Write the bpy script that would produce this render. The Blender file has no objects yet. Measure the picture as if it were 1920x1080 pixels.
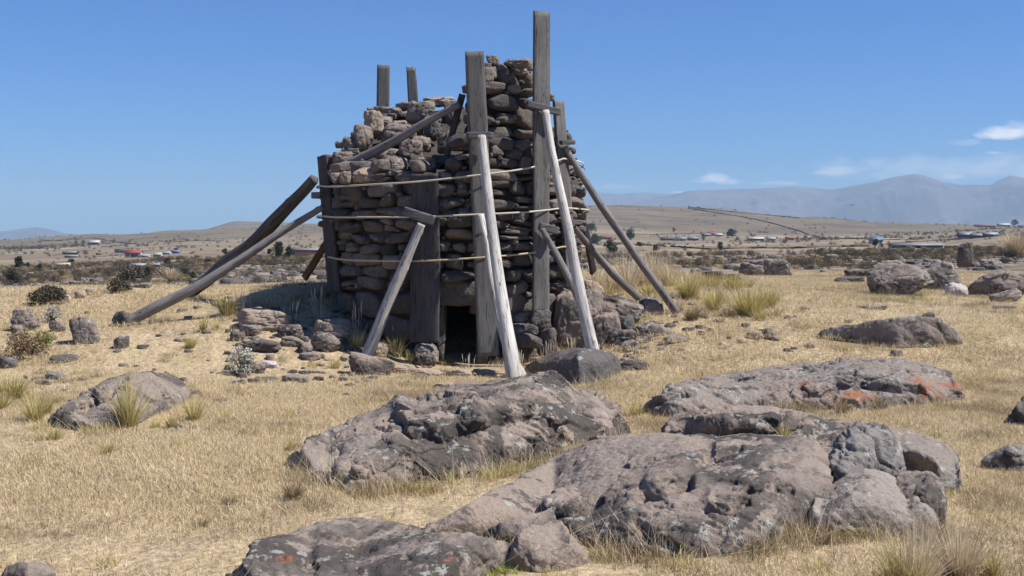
import bpy, math, random
import numpy as np
from mathutils import Vector

# ------------------------------------------------------------------ camera, sky, sun
S = bpy.context.scene
F = 2200.0                       # focal length in pixels of a 1920-wide picture
EYE = 1.7
PITCH = math.atan(100.0 / F)     # camera tilts down a little
cam_d = bpy.data.cameras.new("camera"); cam = bpy.data.objects.new("camera", cam_d)
S.collection.objects.link(cam); S.camera = cam
cam_d.sensor_width = 36.0; cam_d.lens = F / 1920 * 36.0
cam_d.clip_start = 0.1; cam_d.clip_end = 60000
cam.location = (0, 0, EYE); cam.rotation_euler = (math.pi / 2 - PITCH, 0, 0)

SUN_EL = math.radians(55); SUN_FRONT = math.radians(12)      # sun to the right, slightly on the camera's side
sdir = Vector((math.cos(SUN_EL) * math.cos(SUN_FRONT), -math.cos(SUN_EL) * math.sin(SUN_FRONT), math.sin(SUN_EL)))
sun_d = bpy.data.lights.new("sun", 'SUN'); sun = bpy.data.objects.new("sun", sun_d); S.collection.objects.link(sun)
sun_d.energy = 4.9; sun_d.angle = math.radians(0.53); sun_d.color = (1.0, 0.955, 0.89)
sun.rotation_euler = (-sdir).to_track_quat('-Z', 'Y').to_euler(); sun.location = (20, -3, 30)

world = bpy.data.worlds.new("World"); S.world = world; world.use_nodes = True
wt = world.node_tree; wt.nodes.clear()
wo = wt.nodes.new('ShaderNodeOutputWorld'); bg = wt.nodes.new('ShaderNodeBackground')
sky = wt.nodes.new('ShaderNodeTexSky'); sky.sky_type = 'NISHITA'; sky.sun_disc = False
sky.sun_elevation = SUN_EL; sky.sun_rotation = math.radians(90) + SUN_FRONT
sky.altitude = 500; sky.air_density = 1.0; sky.dust_density = 0.3; sky.ozone_density = 4.0
SKY_STRENGTH = 0.088
bg.inputs['Strength'].default_value = SKY_STRENGTH
wt.links.new(bg.outputs[0], wo.inputs[0])
# small cumulus near the horizon, laid out by sky direction
def wn(t, **k):
    n = wt.nodes.new(t)
    for a, b in k.items(): setattr(n, a, b)
    return n
tc = wn('ShaderNodeTexCoord')
sepw = wn('ShaderNodeSeparateXYZ'); wt.links.new(tc.outputs['Generated'], sepw.inputs[0])
def wm(op, a, b=None, c=None, clamp=False):
    n = wt.nodes.new('ShaderNodeMath'); n.operation = op; n.use_clamp = clamp
    for i, v in enumerate((a, b, c)):
        if v is None: continue
        if isinstance(v, (int, float)): n.inputs[i].default_value = v
        else: wt.links.new(v, n.inputs[i])
    return n.outputs[0]
azn = wm('DIVIDE', sepw.outputs[0], wm('MAXIMUM', sepw.outputs[1], 0.05))
eln = wm('DIVIDE', sepw.outputs[2], wm('MAXIMUM', sepw.outputs[1], 0.05))
front = wm('GREATER_THAN', sepw.outputs[1], 0.05)
cn = wn('ShaderNodeTexNoise'); cn.inputs['Scale'].default_value = 1.0; cn.inputs['Detail'].default_value = 7
comb = wn('ShaderNodeCombineXYZ')
wt.links.new(wm('MULTIPLY', azn, 42.0), comb.inputs[0]); wt.links.new(wm('MULTIPLY', eln, 78.0), comb.inputs[1])
wt.links.new(comb.outputs[0], cn.inputs['Vector'])
nz = wm('SUBTRACT', cn.outputs[0], 0.5)
tot = None
for (cx, cy, rx, ry, st) in [(1338,338,40,15,.46),(1355,342,30,12,.4),(1318,341,26,9,.34),(1885,252,58,20,.46),(1910,246,50,20,.3),(1857,288,22,6,.34),(1562,325,60,9,.25),(1700,322,200,36,.15),
                             (1880,322,170,42,.18),(1590,322,70,14,.22),(1790,332,40,9,.25),(1275,361,30,3,.4),(1460,345,40,6,.2),(1160,352,60,8,.1),(2000,262,80,20,.3),(1800,270,40,8,.1)]:
    a0 = (cx - 960) / F; e0 = (440 - cy) / F
    dx = wm('DIVIDE', wm('SUBTRACT', azn, a0), rx / F)
    dyr = wm('SUBTRACT', eln, e0)
    up = wm('DIVIDE', wm('MAXIMUM', dyr, 0.0), ry / F); dn = wm('DIVIDE', wm('MINIMUM', dyr, 0.0), ry * 0.55 / F)
    r2 = wm('ADD', wm('MULTIPLY', dx, dx), wm('ADD', wm('MULTIPLY', up, up), wm('MULTIPLY', dn, dn)))
    m = wm('ADD', wm('SUBTRACT', 1.0, r2), wm('MULTIPLY', nz, 3.2))
    m = wm('MULTIPLY', wm('MULTIPLY', m, .85, clamp=True), st * 1.8, clamp=True)
    tot = m if tot is None else wm('MAXIMUM', tot, m)
tot = wm('MULTIPLY', tot, front, clamp=True)
mixc = wn('ShaderNodeMix', data_type='RGBA')
tint = wn('ShaderNodeMix', data_type='RGBA', blend_type='MULTIPLY'); tint.inputs[0].default_value = 1.0
wt.links.new(sky.outputs[0], tint.inputs[6]); tint.inputs[7].default_value = (.255, .53, .92, 1)      # deep high-altitude blue
wt.links.new(tot, mixc.inputs[0]); wt.links.new(tint.outputs[2], mixc.inputs[6])
mixc.inputs[7].default_value = (9.0, 8.7, 8.9, 1)
wt.links.new(mixc.outputs[2], bg.inputs['Color'])

S.view_settings.view_transform = 'Standard'; S.view_settings.look = 'None'
S.view_settings.exposure = 0.60; S.view_settings.gamma = 1.0; S.view_settings.use_curve_mapping = False
S.render.engine = 'CYCLES'
try:
    S.cycles.max_bounces = 5; S.cycles.diffuse_bounces = 3; S.cycles.volume_bounces = 0; S.cycles.transparent_max_bounces = 6
except Exception: pass

# ------------------------------------------------------------------ helpers
rng = np.random.default_rng(7); random.seed(7)
COL = S.collection

def tag(o, label=None, cat=None, group=None, kind=None):
    if label: o["label"] = label
    if cat: o["category"] = cat
    if group: o["group"] = group
    if kind: o["kind"] = kind
    return o

def empty(name, loc=(0, 0, 0), **k):
    o = bpy.data.objects.new(name, None); COL.objects.link(o); o.location = loc
    o.empty_display_size = 0.2
    return tag(o, **k)

def mesh(name, V, Fc, mat, parent=None, loc=(0, 0, 0), smooth=True, uv=None, attrs=None, link=True, **k):
    """V: Nx3 world positions; Fc: list of index arrays (quads and/or tris)."""
    me = bpy.data.meshes.new(name)
    V = np.asarray(V, dtype=np.float64) - np.asarray(loc, dtype=np.float64)
    arrs = [np.asarray(f, dtype=np.int32) for f in (Fc if isinstance(Fc, list) else [Fc])]
    arrs = [a for a in arrs if len(a)]
    nl = sum(a.size for a in arrs); nf = sum(len(a) for a in arrs)
    me.vertices.add(len(V)); me.vertices.foreach_set('co', V.astype(np.float32).ravel())
    me.loops.add(nl); me.polygons.add(nf)
    me.loops.foreach_set('vertex_index', np.concatenate([a.ravel() for a in arrs]))
    tot_ = np.concatenate([np.full(len(a), a.shape[1]) for a in arrs])
    st = np.concatenate([[0], np.cumsum(tot_)[:-1]])
    me.polygons.foreach_set('loop_start', st.astype(np.int32))
    if smooth: me.polygons.foreach_set('use_smooth', np.ones(nf, dtype=bool))
    me.update(calc_edges=True)
    if uv is not None:
        vi = np.concatenate([a.ravel() for a in arrs])
        l = me.uv_layers.new(name='UVMap'); l.data.foreach_set('uv', np.asarray(uv, dtype=np.float32)[vi].ravel())
    if attrs:
        for n, a in attrs.items():
            at = me.attributes.new(n, 'FLOAT', 'POINT'); at.data.foreach_set('value', np.asarray(a, dtype=np.float32))
    me.materials.append(mat)
    o = bpy.data.objects.new(name, me)
    if link: COL.objects.link(o)
    if parent is None: o.location = loc
    else:
        o.parent = parent; o.location = Vector([float(c) for c in loc]) - parent.location if any(loc) else (0, 0, 0)
    return tag(o, **k)

def smooth(a, b, x):
    t = np.clip((np.asarray(x, dtype=float) - a) / (b - a), 0, 1); return t * t * (3 - 2 * t)

def _hash(ix, iy, iz, seed):
    h = (ix.astype(np.int64) * 374761393 + iy.astype(np.int64) * 668265263 + iz.astype(np.int64) * 2147483647 + seed * 1274126177) & 0xffffffff
    h = ((h ^ (h >> 13)) * 1274126177) & 0xffffffff
    h = ((h ^ (h >> 16)) * 2246822519) & 0xffffffff
    return ((h ^ (h >> 15)) & 0xffffff) / float(0xffffff)

def vnoise(P, seed=0):
    P = np.asarray(P, dtype=float); i = np.floor(P).astype(np.int64); f = P - i; f = f * f * f * (f * (f * 6 - 15) + 10)
    r = 0
    for a in (0, 1):
        wa = f[:, 0] if a else 1 - f[:, 0]
        for b in (0, 1):
            wb = f[:, 1] if b else 1 - f[:, 1]
            for c in (0, 1):
                wc = f[:, 2] if c else 1 - f[:, 2]
                r = r + wa * wb * wc * _hash(i[:, 0] + a, i[:, 1] + b, i[:, 2] + c, seed)
    return r * 2 - 1

def fbm(P, oct=4, seed=0, gain=.5):
    P = np.asarray(P, dtype=float); r = 0; a = 1; t = 0
    for o in range(oct):
        r = r + a * vnoise(P, seed + o * 17); t += a; a *= gain; P = P * 2.03 + 11.3
    return r / t

def ridged(P, oct=4, seed=0):
    P = np.asarray(P, dtype=float); r = 0; a = 1; t = 0
    for o in range(oct):
        r = r + a * (1 - np.abs(vnoise(P, seed + o * 31)) * 2); t += a; a *= .5; P = P * 2.1 + 7.7
    return r / t

def facets(P, cell, seed, tilt=.5):
    """fractured surface: every cell of a jittered lattice gets its own plane; returns offset and distance to the nearest break"""
    P = np.asarray(P, dtype=float) / cell; I = np.floor(P).astype(np.int64)
    d1 = np.full(len(P), 9.); d2 = np.full(len(P), 9.); val = np.zeros(len(P))
    for a in (-1, 0, 1):
        for b in (-1, 0, 1):
            for c in (-1, 0, 1):
                jx, jy, jz = I[:, 0] + a, I[:, 1] + b, I[:, 2] + c
                h = [_hash(jx, jy, jz, seed + k) for k in range(7)]
                dx = P[:, 0] - (jx + h[0]); dy = P[:, 1] - (jy + h[1]); dz = P[:, 2] - (jz + h[2])
                d = np.sqrt(dx * dx + dy * dy + dz * dz)
                v = (h[3] - .5) + tilt * 2 * ((h[4] - .5) * dx + (h[5] - .5) * dy + (h[6] - .5) * dz)
                m = d < d1; d2 = np.where(m, d1, np.minimum(d2, d)); val = np.where(m, v, val); d1 = np.where(m, d, d1)
    return val, d2 - d1

def ray(px, py):
    cx = (px - 960) / F; cy = (540 - py) / F
    d = np.array([cx, math.cos(PITCH) + cy * math.sin(PITCH), -math.sin(PITCH) + cy * math.cos(PITCH)])
    return d
def at(px, py, Y):
    d = ray(px, py); return np.array([0, 0, EYE]) + d * (Y / d[1])
def proj(P):
    P = np.asarray(P, dtype=float) - np.array([0, 0, EYE])
    fz = P[:, 1] * math.cos(PITCH) - P[:, 2] * math.sin(PITCH); uy = P[:, 1] * math.sin(PITCH) + P[:, 2] * math.cos(PITCH)
    fz = np.maximum(fz, .05)
    return 960 + P[:, 0] / fz * F, 540 - uy / fz * F

# ------------------------------------------------------------------ lie of the land
TD = np.array([30, 45, 70, 110, 170, 260, 400, 600, 900, 1300, 1800, 2500, 3500, 16000.])
TP = np.array([-500, 0, 200, 370, 450, 540, 600, 1100, 1300, 1500, 1700, 1920, 2400.])
TT = np.array([   # picture row of the land at each distance; columns follow TP
 [556,556,548,540,537,533,530,528,528,528,528,528,528],
 [558,560,548,532,528,524,520,506,503,502,502,500,500],
 [548,546,535,517,514,511,508,500,496,494,492,490,488],
 [530,527,516,504,501,499,497,489,486,484,483,479,474],
 [514,512,503,493,491,489,487,479,476,475,473,468,462],
 [502,500,492,483,481,480,478,470,468,467,465,458,450],
 [489,487,480,471,470,469,467,462,461,461,459,446,436],
 [476,473,467,458,457,455,453,456,456,454,450,433,424],
 [464,462,454,446,444,441,438,424,431,439,438,428,418],
 [454,451,440,434,431,427,422,386,391,410,421,427,417],
 [458,456,445,436,432,428,424,395,398,414,424,430,425],
 [466,463,450,433,415,418,421,410,412,420,428,434,435],
 [468,465,452,436,424,424,426,425,425,428,434,438,440],
 [446,446,446,446,446,446,446,446,446,446,446,446,446]], dtype=float)
TT[-1] = 444.5

def ground(x, y):
    x = np.asarray(x, dtype=float); y = np.asarray(y, dtype=float)
    shift = 2.1 * np.exp(-((x + 0.3) / 1.6) ** 2)
    yy = y - shift
    zn = .48 * smooth(13.4, 17.2, yy) + .30 * smooth(17, 20.5, yy) * (1 - .7 * smooth(3, 7, x)) - .12 * smooth(5, 12, x) * smooth(12, 18, y)
    P = np.stack([x, y, np.zeros_like(x)], -1).reshape(-1, 3)
    zn = zn + (.36 * np.exp(-(((x + 3.0) / 1.35) ** 2 + ((y - 18.2) / 1.6) ** 2)) + .22 * np.exp(-(((x - 2.3) / 1.2) ** 2 + ((y - 18.6) / 1.4) ** 2))).reshape(x.shape) + (.05 * vnoise(P * .45, 3) + .018 * vnoise(P * 1.7, 4)).reshape(x.shape) * smooth(2, 5, np.abs(y) + np.abs(x))
    D = np.maximum(np.where(y > 0, np.maximum(y, np.hypot(x, y) * .75), np.hypot(x, y)), .5)
    col = np.clip(960 + F * x / np.maximum(D, 1), TP[0], TP[-1]) ; col = np.where(y < 0, 960, col)
    ld = np.log(np.clip(D, TD[0], TD[-1])); LT = np.log(TD)
    di = np.clip(np.searchsorted(LT, ld) - 1, 0, len(LT) - 2); df = (ld - LT[di]) / (LT[di + 1] - LT[di]); df = np.clip(df, 0, 1)
    ci = np.clip(np.searchsorted(TP, col) - 1, 0, len(TP) - 2); cf = (col - TP[ci]) / (TP[ci + 1] - TP[ci]); cf = np.clip(cf, 0, 1); cf = cf * cf * (3 - 2 * cf)
    py = (TT[di, ci] * (1 - cf) + TT[di, ci + 1] * cf) * (1 - df) + (TT[di + 1, ci] * (1 - cf) + TT[di + 1, ci + 1] * cf) * df
    zf = EYE - (py - 440) * D / F
    amp = np.clip(D / 900, 0, 1)
    zf = zf + (fbm(P / 60, 4, 9).reshape(x.shape) * 1.6 * np.clip(D / 500, 0, 1) + fbm(P / 7, 3, 21).reshape(x.shape) * .38 * smooth(32, 70, D) * (1 - .6 * smooth(200, 500, D))
               + ridged(P / 90, 3, 5).reshape(x.shape) * 2.2 * smooth(900, 1300, D))
    tt = np.clip(col, 0, 1920); lf = 1 - smooth(430, 1050, tt)
    w = smooth(24 - 6 * lf, 38 - 12 * lf, D)
    return zn * (1 - w) + zf * w

def gz(x, y): return float(ground(np.array([x]), np.array([y]))[0])
_st = np.exp(np.linspace(math.log(3.0), math.log(4000), 2600))
def hit(px, py, dz=0.0, far=None):
    """the point of the land seen at a pixel"""
    d = ray(px, py); Ys = _st
    X = d[0] / d[1] * Ys; Z = EYE + d[2] / d[1] * Ys
    g = ground(X, Ys) + dz
    k = np.nonzero(Z < g)[0]
    if far: k = k[Ys[k] > far]
    if len(k) == 0: k = [int(np.argmin(Z - g))]
    i = k[0]; a = Ys[max(i - 1, 0)]; b = Ys[i]
    za = (EYE + d[2] / d[1] * a) - gz(d[0] / d[1] * a, a) - dz; zb = Z[i] - g[i]
    t = za / (za - zb) if za > 0 > zb else 1
    Y = a + (b - a) * t
    x = d[0] / d[1] * Y
    return np.array([x, Y, gz(x, Y)])

# ------------------------------------------------------------------ materials
class NT:
    def __init__(s, name):
        s.m = bpy.data.materials.new(name); s.m.use_nodes = True; s.t = s.m.node_tree; s.t.nodes.clear()
        s.out = s.n('ShaderNodeOutputMaterial'); s.b = s.n('ShaderNodeBsdfPrincipled'); s.l(s.b.outputs[0], s.out.inputs[0])
        s.b.inputs['Specular IOR Level'].default_value = .25
    def n(s, t, **k):
        x = s.t.nodes.new(t)
        for a, b in k.items(): setattr(x, a, b)
        return x
    def l(s, a, b): s.t.links.new(a, b)
    def put(s, sock, v):
        if isinstance(v, (int, float)): sock.default_value = v
        elif isinstance(v, (tuple, list)): sock.default_value = tuple(v) + ((1,) if len(v) == 3 and len(sock.default_value) == 4 else ())
        else: s.l(v, sock)
    def math(s, op, a, b=0, c=None, clamp=False):
        x = s.n('ShaderNodeMath', operation=op); x.use_clamp = clamp; s.put(x.inputs[0], a); s.put(x.inputs[1], b)
        if c is not None: s.put(x.inputs[2], c)
        return x.outputs[0]
    def vmath(s, op, a, b):
        x = s.n('ShaderNodeVectorMath', operation=op); s.put(x.inputs[0], a); s.put(x.inputs[1], b); return x.outputs[0]
    def mix(s, f, a, b, mode='MIX'):
        x = s.n('ShaderNodeMix', data_type='RGBA', blend_type=mode); s.put(x.inputs[0], f); s.put(x.inputs[6], a); s.put(x.inputs[7], b); return x.outputs[2]
    def noise(s, v, scale, detail=5, rough=.55, dist=0):
        x = s.n('ShaderNodeTexNoise'); s.l(v, x.inputs['Vector']); x.inputs['Scale'].default_value = scale
        x.inputs['Detail'].default_value = detail; x.inputs['Roughness'].default_value = rough; x.inputs['Distortion'].default_value = dist
        return x.outputs[0]
    def voro(s, v, scale, feature='F1'):
        x = s.n('ShaderNodeTexVoronoi', feature=feature); s.l(v, x.inputs['Vector']); x.inputs['Scale'].default_value = scale; return x
    def step(s, v, a, b):
        x = s.n('ShaderNodeMapRange', interpolation_type='SMOOTHSTEP'); s.put(x.inputs[0], v); x.inputs[1].default_value = a; x.inputs[2].default_value = b; return x.outputs[0]
    def bump(s, h, strength, dist, prev=None):
        x = s.n('ShaderNodeBump'); x.inputs['Strength'].default_value = strength; x.inputs['Distance'].default_value = dist; s.l(h, x.inputs['Height'])
        if prev is not None: s.l(prev, x.inputs['Normal'])
        return x.outputs[0]
    def attr(s, name):
        x = s.n('ShaderNodeAttribute', attribute_name=name); return x.outputs['Fac']
    def scale(s, v, xyz):
        x = s.n('ShaderNodeMapping'); s.l(v, x.inputs[0]); x.inputs['Scale'].default_value = xyz; return x.outputs[0]
    def objc(s):
        t = s.n('ShaderNodeTexCoord'); i = s.n('ShaderNodeObjectInfo')
        c = s.math('MULTIPLY', i.outputs['Random'], 73.0)
        return s.vmath('ADD', t.outputs['Object'], c)

def rock_mat(name, base, brown, dark, dark_amt=.5, pale_amt=.3, orange_amt=.15, sc=1.0):
    M = NT(name); v = M.objc()
    big = M.noise(v, 1.1 * sc, 3, .5); mid = M.noise(v, 4.5 * sc, 6, .62, .3); fin = M.noise(v, 26 * sc, 6, .7); grit = M.noise(v, 110 * sc, 4, .7)
    c = M.mix(M.step(big, .38, .62), base, brown)
    c = M.mix(M.math('MULTIPLY', M.step(fin, .35, .72), .38), c, tuple(x * 1.55 for x in base))
    c = M.mix(M.math('MULTIPLY', M.step(grit, .42, .60), .30), c, tuple(x * .42 for x in base))
    dk = M.step(M.math('ADD', M.math('MULTIPLY', mid, .7), M.math('MULTIPLY', fin, .3)), .61 - .15 * dark_amt, .645 - .145 * dark_amt)
    dk = M.math('MULTIPLY', dk, M.step(M.noise(v, 1.3 * sc, 3), .40, .58))
    c = M.mix(M.math('MULTIPLY', dk, .85), c, dark)
    vo = M.voro(M.vmath('ADD', v, M.math('MULTIPLY', fin, .25)), 9 * sc)
    pl = M.math('MULTIPLY', M.step(vo.outputs['Distance'], .31, .25), M.step(M.noise(v, 2.6 * sc, 2), .60 - .25 * pale_amt, .64 - .22 * pale_amt))
    c = M.mix(M.math('MULTIPLY', pl, .65), c, (.36, .37, .33))
    vo2 = M.voro(M.vmath('ADD', v, M.math('MULTIPLY', fin, .3)), 14 * sc)
    og = M.math('MULTIPLY', M.step(vo2.outputs['Distance'], .24, .20), M.step(M.noise(v, 1.6 * sc, 3), .66 - .16 * orange_amt, .70 - .15 * orange_amt))
    og = M.math('MAXIMUM', M.math('MULTIPLY', og, .6), M.math('MULTIPLY', M.attr('orange'), M.step(mid, .47, .58)))
    c = M.mix(og, c, (.31, .125, .06))
    tn = M.attr('tone'); c = M.mix(M.math('MULTIPLY', tn, .85, clamp=True), c, M.mix(.5, (.34, .27, .22), c), 'MIX')
    c = M.mix(M.math('MULTIPLY', M.math('SUBTRACT', 0.0, tn), .9, clamp=True), c, tuple(x * .45 for x in base))
    M.l(c, M.b.inputs['Base Color']); M.b.inputs['Roughness'].default_value = .92
    pits = M.voro(v, 30 * sc)
    n = M.bump(mid, .75, .05); n = M.bump(fin, .8, .018, n); n = M.bump(M.step(pits.outputs['Distance'], .05, .35), .35, .008, n); n = M.bump(grit, .6, .004, n)
    M.l(n, M.b.inputs['Normal'])
    return M.m

ROCK = rock_mat('rock_outcrop', (.240, .200, .168), (.262, .206, .166), (.042, .039, .036), 1.08, .35, .25)
ROCKS = rock_mat('rock_smooth', (.250, .205, .170), (.270, .214, .172), (.07, .062, .055), .35, .12, .06)
ROCKG = rock_mat('rock_grey', (.215, .188, .165), (.24, .19, .155), (.05, .046, .045), .6, .6, .12, 1.2)
ROCKB = rock_mat('rock_bluegrey', (.245, .228, .21), (.20, .182, .165), (.06, .056, .053), .55, .8, .25, 1.1)
ROCKP = rock_mat('rock_pale', (.275, .242, .212), (.255, .215, .182), (.07, .062, .058), .35, .4, .1)
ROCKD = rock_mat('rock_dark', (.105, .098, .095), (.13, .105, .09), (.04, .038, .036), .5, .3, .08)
ROCKT = rock_mat('rock_tan', (.34, .27, .21), (.36, .27, .20), (.10, .08, .07), .15, .2, .05, 1.5)
ROCKW = rock_mat('rock_white', (.50, .46, .43), (.48, .42, .38), (.2, .18, .17), .1, .4, .0, 1.5)
STONE = rock_mat('masonry_stone', (.130, .117, .106), (.146, .120, .101), (.045, .040, .037), .5, .35, .05, 2.2)

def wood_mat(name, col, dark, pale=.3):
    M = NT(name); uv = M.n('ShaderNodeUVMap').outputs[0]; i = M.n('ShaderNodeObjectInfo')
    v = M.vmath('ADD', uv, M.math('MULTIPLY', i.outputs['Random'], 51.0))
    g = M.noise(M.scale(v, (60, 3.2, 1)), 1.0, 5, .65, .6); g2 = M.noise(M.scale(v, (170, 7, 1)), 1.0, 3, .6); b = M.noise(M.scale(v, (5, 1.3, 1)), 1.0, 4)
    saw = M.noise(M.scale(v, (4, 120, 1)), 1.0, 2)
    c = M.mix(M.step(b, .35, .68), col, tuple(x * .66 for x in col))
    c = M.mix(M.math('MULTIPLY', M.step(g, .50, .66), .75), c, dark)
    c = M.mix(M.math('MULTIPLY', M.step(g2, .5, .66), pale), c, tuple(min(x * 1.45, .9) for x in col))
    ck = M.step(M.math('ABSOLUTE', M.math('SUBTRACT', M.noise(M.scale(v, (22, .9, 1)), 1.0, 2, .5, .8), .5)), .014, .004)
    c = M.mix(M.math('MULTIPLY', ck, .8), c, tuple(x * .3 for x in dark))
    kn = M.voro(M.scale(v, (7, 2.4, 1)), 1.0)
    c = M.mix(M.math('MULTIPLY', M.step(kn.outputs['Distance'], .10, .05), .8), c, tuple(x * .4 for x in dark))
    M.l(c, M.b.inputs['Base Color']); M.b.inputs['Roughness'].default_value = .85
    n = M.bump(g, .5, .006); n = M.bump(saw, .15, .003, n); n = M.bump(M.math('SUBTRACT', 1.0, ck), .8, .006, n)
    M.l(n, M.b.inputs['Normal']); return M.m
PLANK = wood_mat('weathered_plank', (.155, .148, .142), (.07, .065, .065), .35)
PLANKD = wood_mat('dark_shaded_plank', (.085, .078, .078), (.035, .032, .032), .3)  # darker plank; for the two unlit wall boards the shade is in its colour
POLE = wood_mat('bleached_pole', (.56, .53, .485), (.17, .15, .13), .3)
POLEG = wood_mat('grey_pole', (.24, .22, .215), (.10, .09, .085), .3)
POLED = wood_mat('dark_pole', (.115, .10, .092), (.045, .04, .036), .3)
BROWNW = wood_mat('brown_board', (.20, .10, .05), (.08, .04, .02), .3)

def plain(name, col, rough=.8, noise_amt=.25, sc=6.0, metal=0):
    M = NT(name); v = M.objc(); n = M.noise(v, sc, 5)
    c = M.mix(M.math('MULTIPLY', M.step(n, .35, .7), noise_amt * 2), col, tuple(x * .6 for x in col))
    M.l(c, M.b.inputs['Base Color']); M.b.inputs['Roughness'].default_value = rough; M.b.inputs['Metallic'].default_value = metal
    M.l(M.bump(n, .3, .01), M.b.inputs['Normal']); return M.m
STRAPW = plain('pale_strap', (.50, .46, .36), .5, .2, 9)
STRAPY = plain('yellowed_strap', (.48, .38, .22), .5, .2, 9)
CORE = plain('mud_mortar', (.062, .050, .042), .95, .4, 8)
VOID = plain('dark_interior', (.012, .010, .009), 1, .2)

def grass_mat(name, pale, mid, dark, green, patch=.5, gamt=.4):
    M = NT(name); t = M.attr('tint'); h = M.attr('along'); g = M.n('ShaderNodeNewGeometry').outputs['Position']
    big = M.noise(g, .55, 4, .6); sm = M.noise(g, 2.3, 4, .6)
    c = M.mix(M.step(t, .15, .85), mid, pale)
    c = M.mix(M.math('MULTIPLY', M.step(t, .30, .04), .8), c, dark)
    c = M.mix(M.math('MULTIPLY', M.step(big, .50, .66), patch), c, dark)
    c = M.mix(M.math('MULTIPLY', M.math('MULTIPLY', M.step(sm, .50, .66), M.step(t, .8, .3)), gamt), c, green)
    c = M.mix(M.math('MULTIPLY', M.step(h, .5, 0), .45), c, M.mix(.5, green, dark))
    M.l(c, M.b.inputs['Base Color']); M.b.inputs['Roughness'].default_value = .7
    tr = M.n('ShaderNodeBsdfTranslucent'); M.l(c, tr.inputs[0]); mx = M.n('ShaderNodeMixShader'); mx.inputs[0].default_value = .22
    M.l(M.b.outputs[0], mx.inputs[1]); M.l(tr.outputs[0], mx.inputs[2]); M.l(mx.outputs[0], M.out.inputs[0])
    return M.m
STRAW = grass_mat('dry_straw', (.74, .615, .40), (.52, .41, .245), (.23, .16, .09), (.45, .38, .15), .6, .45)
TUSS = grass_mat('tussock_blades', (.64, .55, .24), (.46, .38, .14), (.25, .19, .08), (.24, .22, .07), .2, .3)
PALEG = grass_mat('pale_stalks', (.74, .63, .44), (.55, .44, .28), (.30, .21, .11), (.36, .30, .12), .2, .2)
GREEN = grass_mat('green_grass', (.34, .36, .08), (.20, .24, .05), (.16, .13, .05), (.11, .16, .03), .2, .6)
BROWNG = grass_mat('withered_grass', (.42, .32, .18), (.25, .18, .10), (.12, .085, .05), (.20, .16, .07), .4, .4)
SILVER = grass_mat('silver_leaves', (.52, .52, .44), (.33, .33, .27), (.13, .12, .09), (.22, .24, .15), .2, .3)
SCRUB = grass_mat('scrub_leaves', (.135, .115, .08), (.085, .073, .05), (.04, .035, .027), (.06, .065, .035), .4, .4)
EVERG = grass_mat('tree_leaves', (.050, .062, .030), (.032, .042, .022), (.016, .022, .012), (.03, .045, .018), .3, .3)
BARK = plain('bark', (.10, .075, .055), .95, .3, 20)
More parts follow.
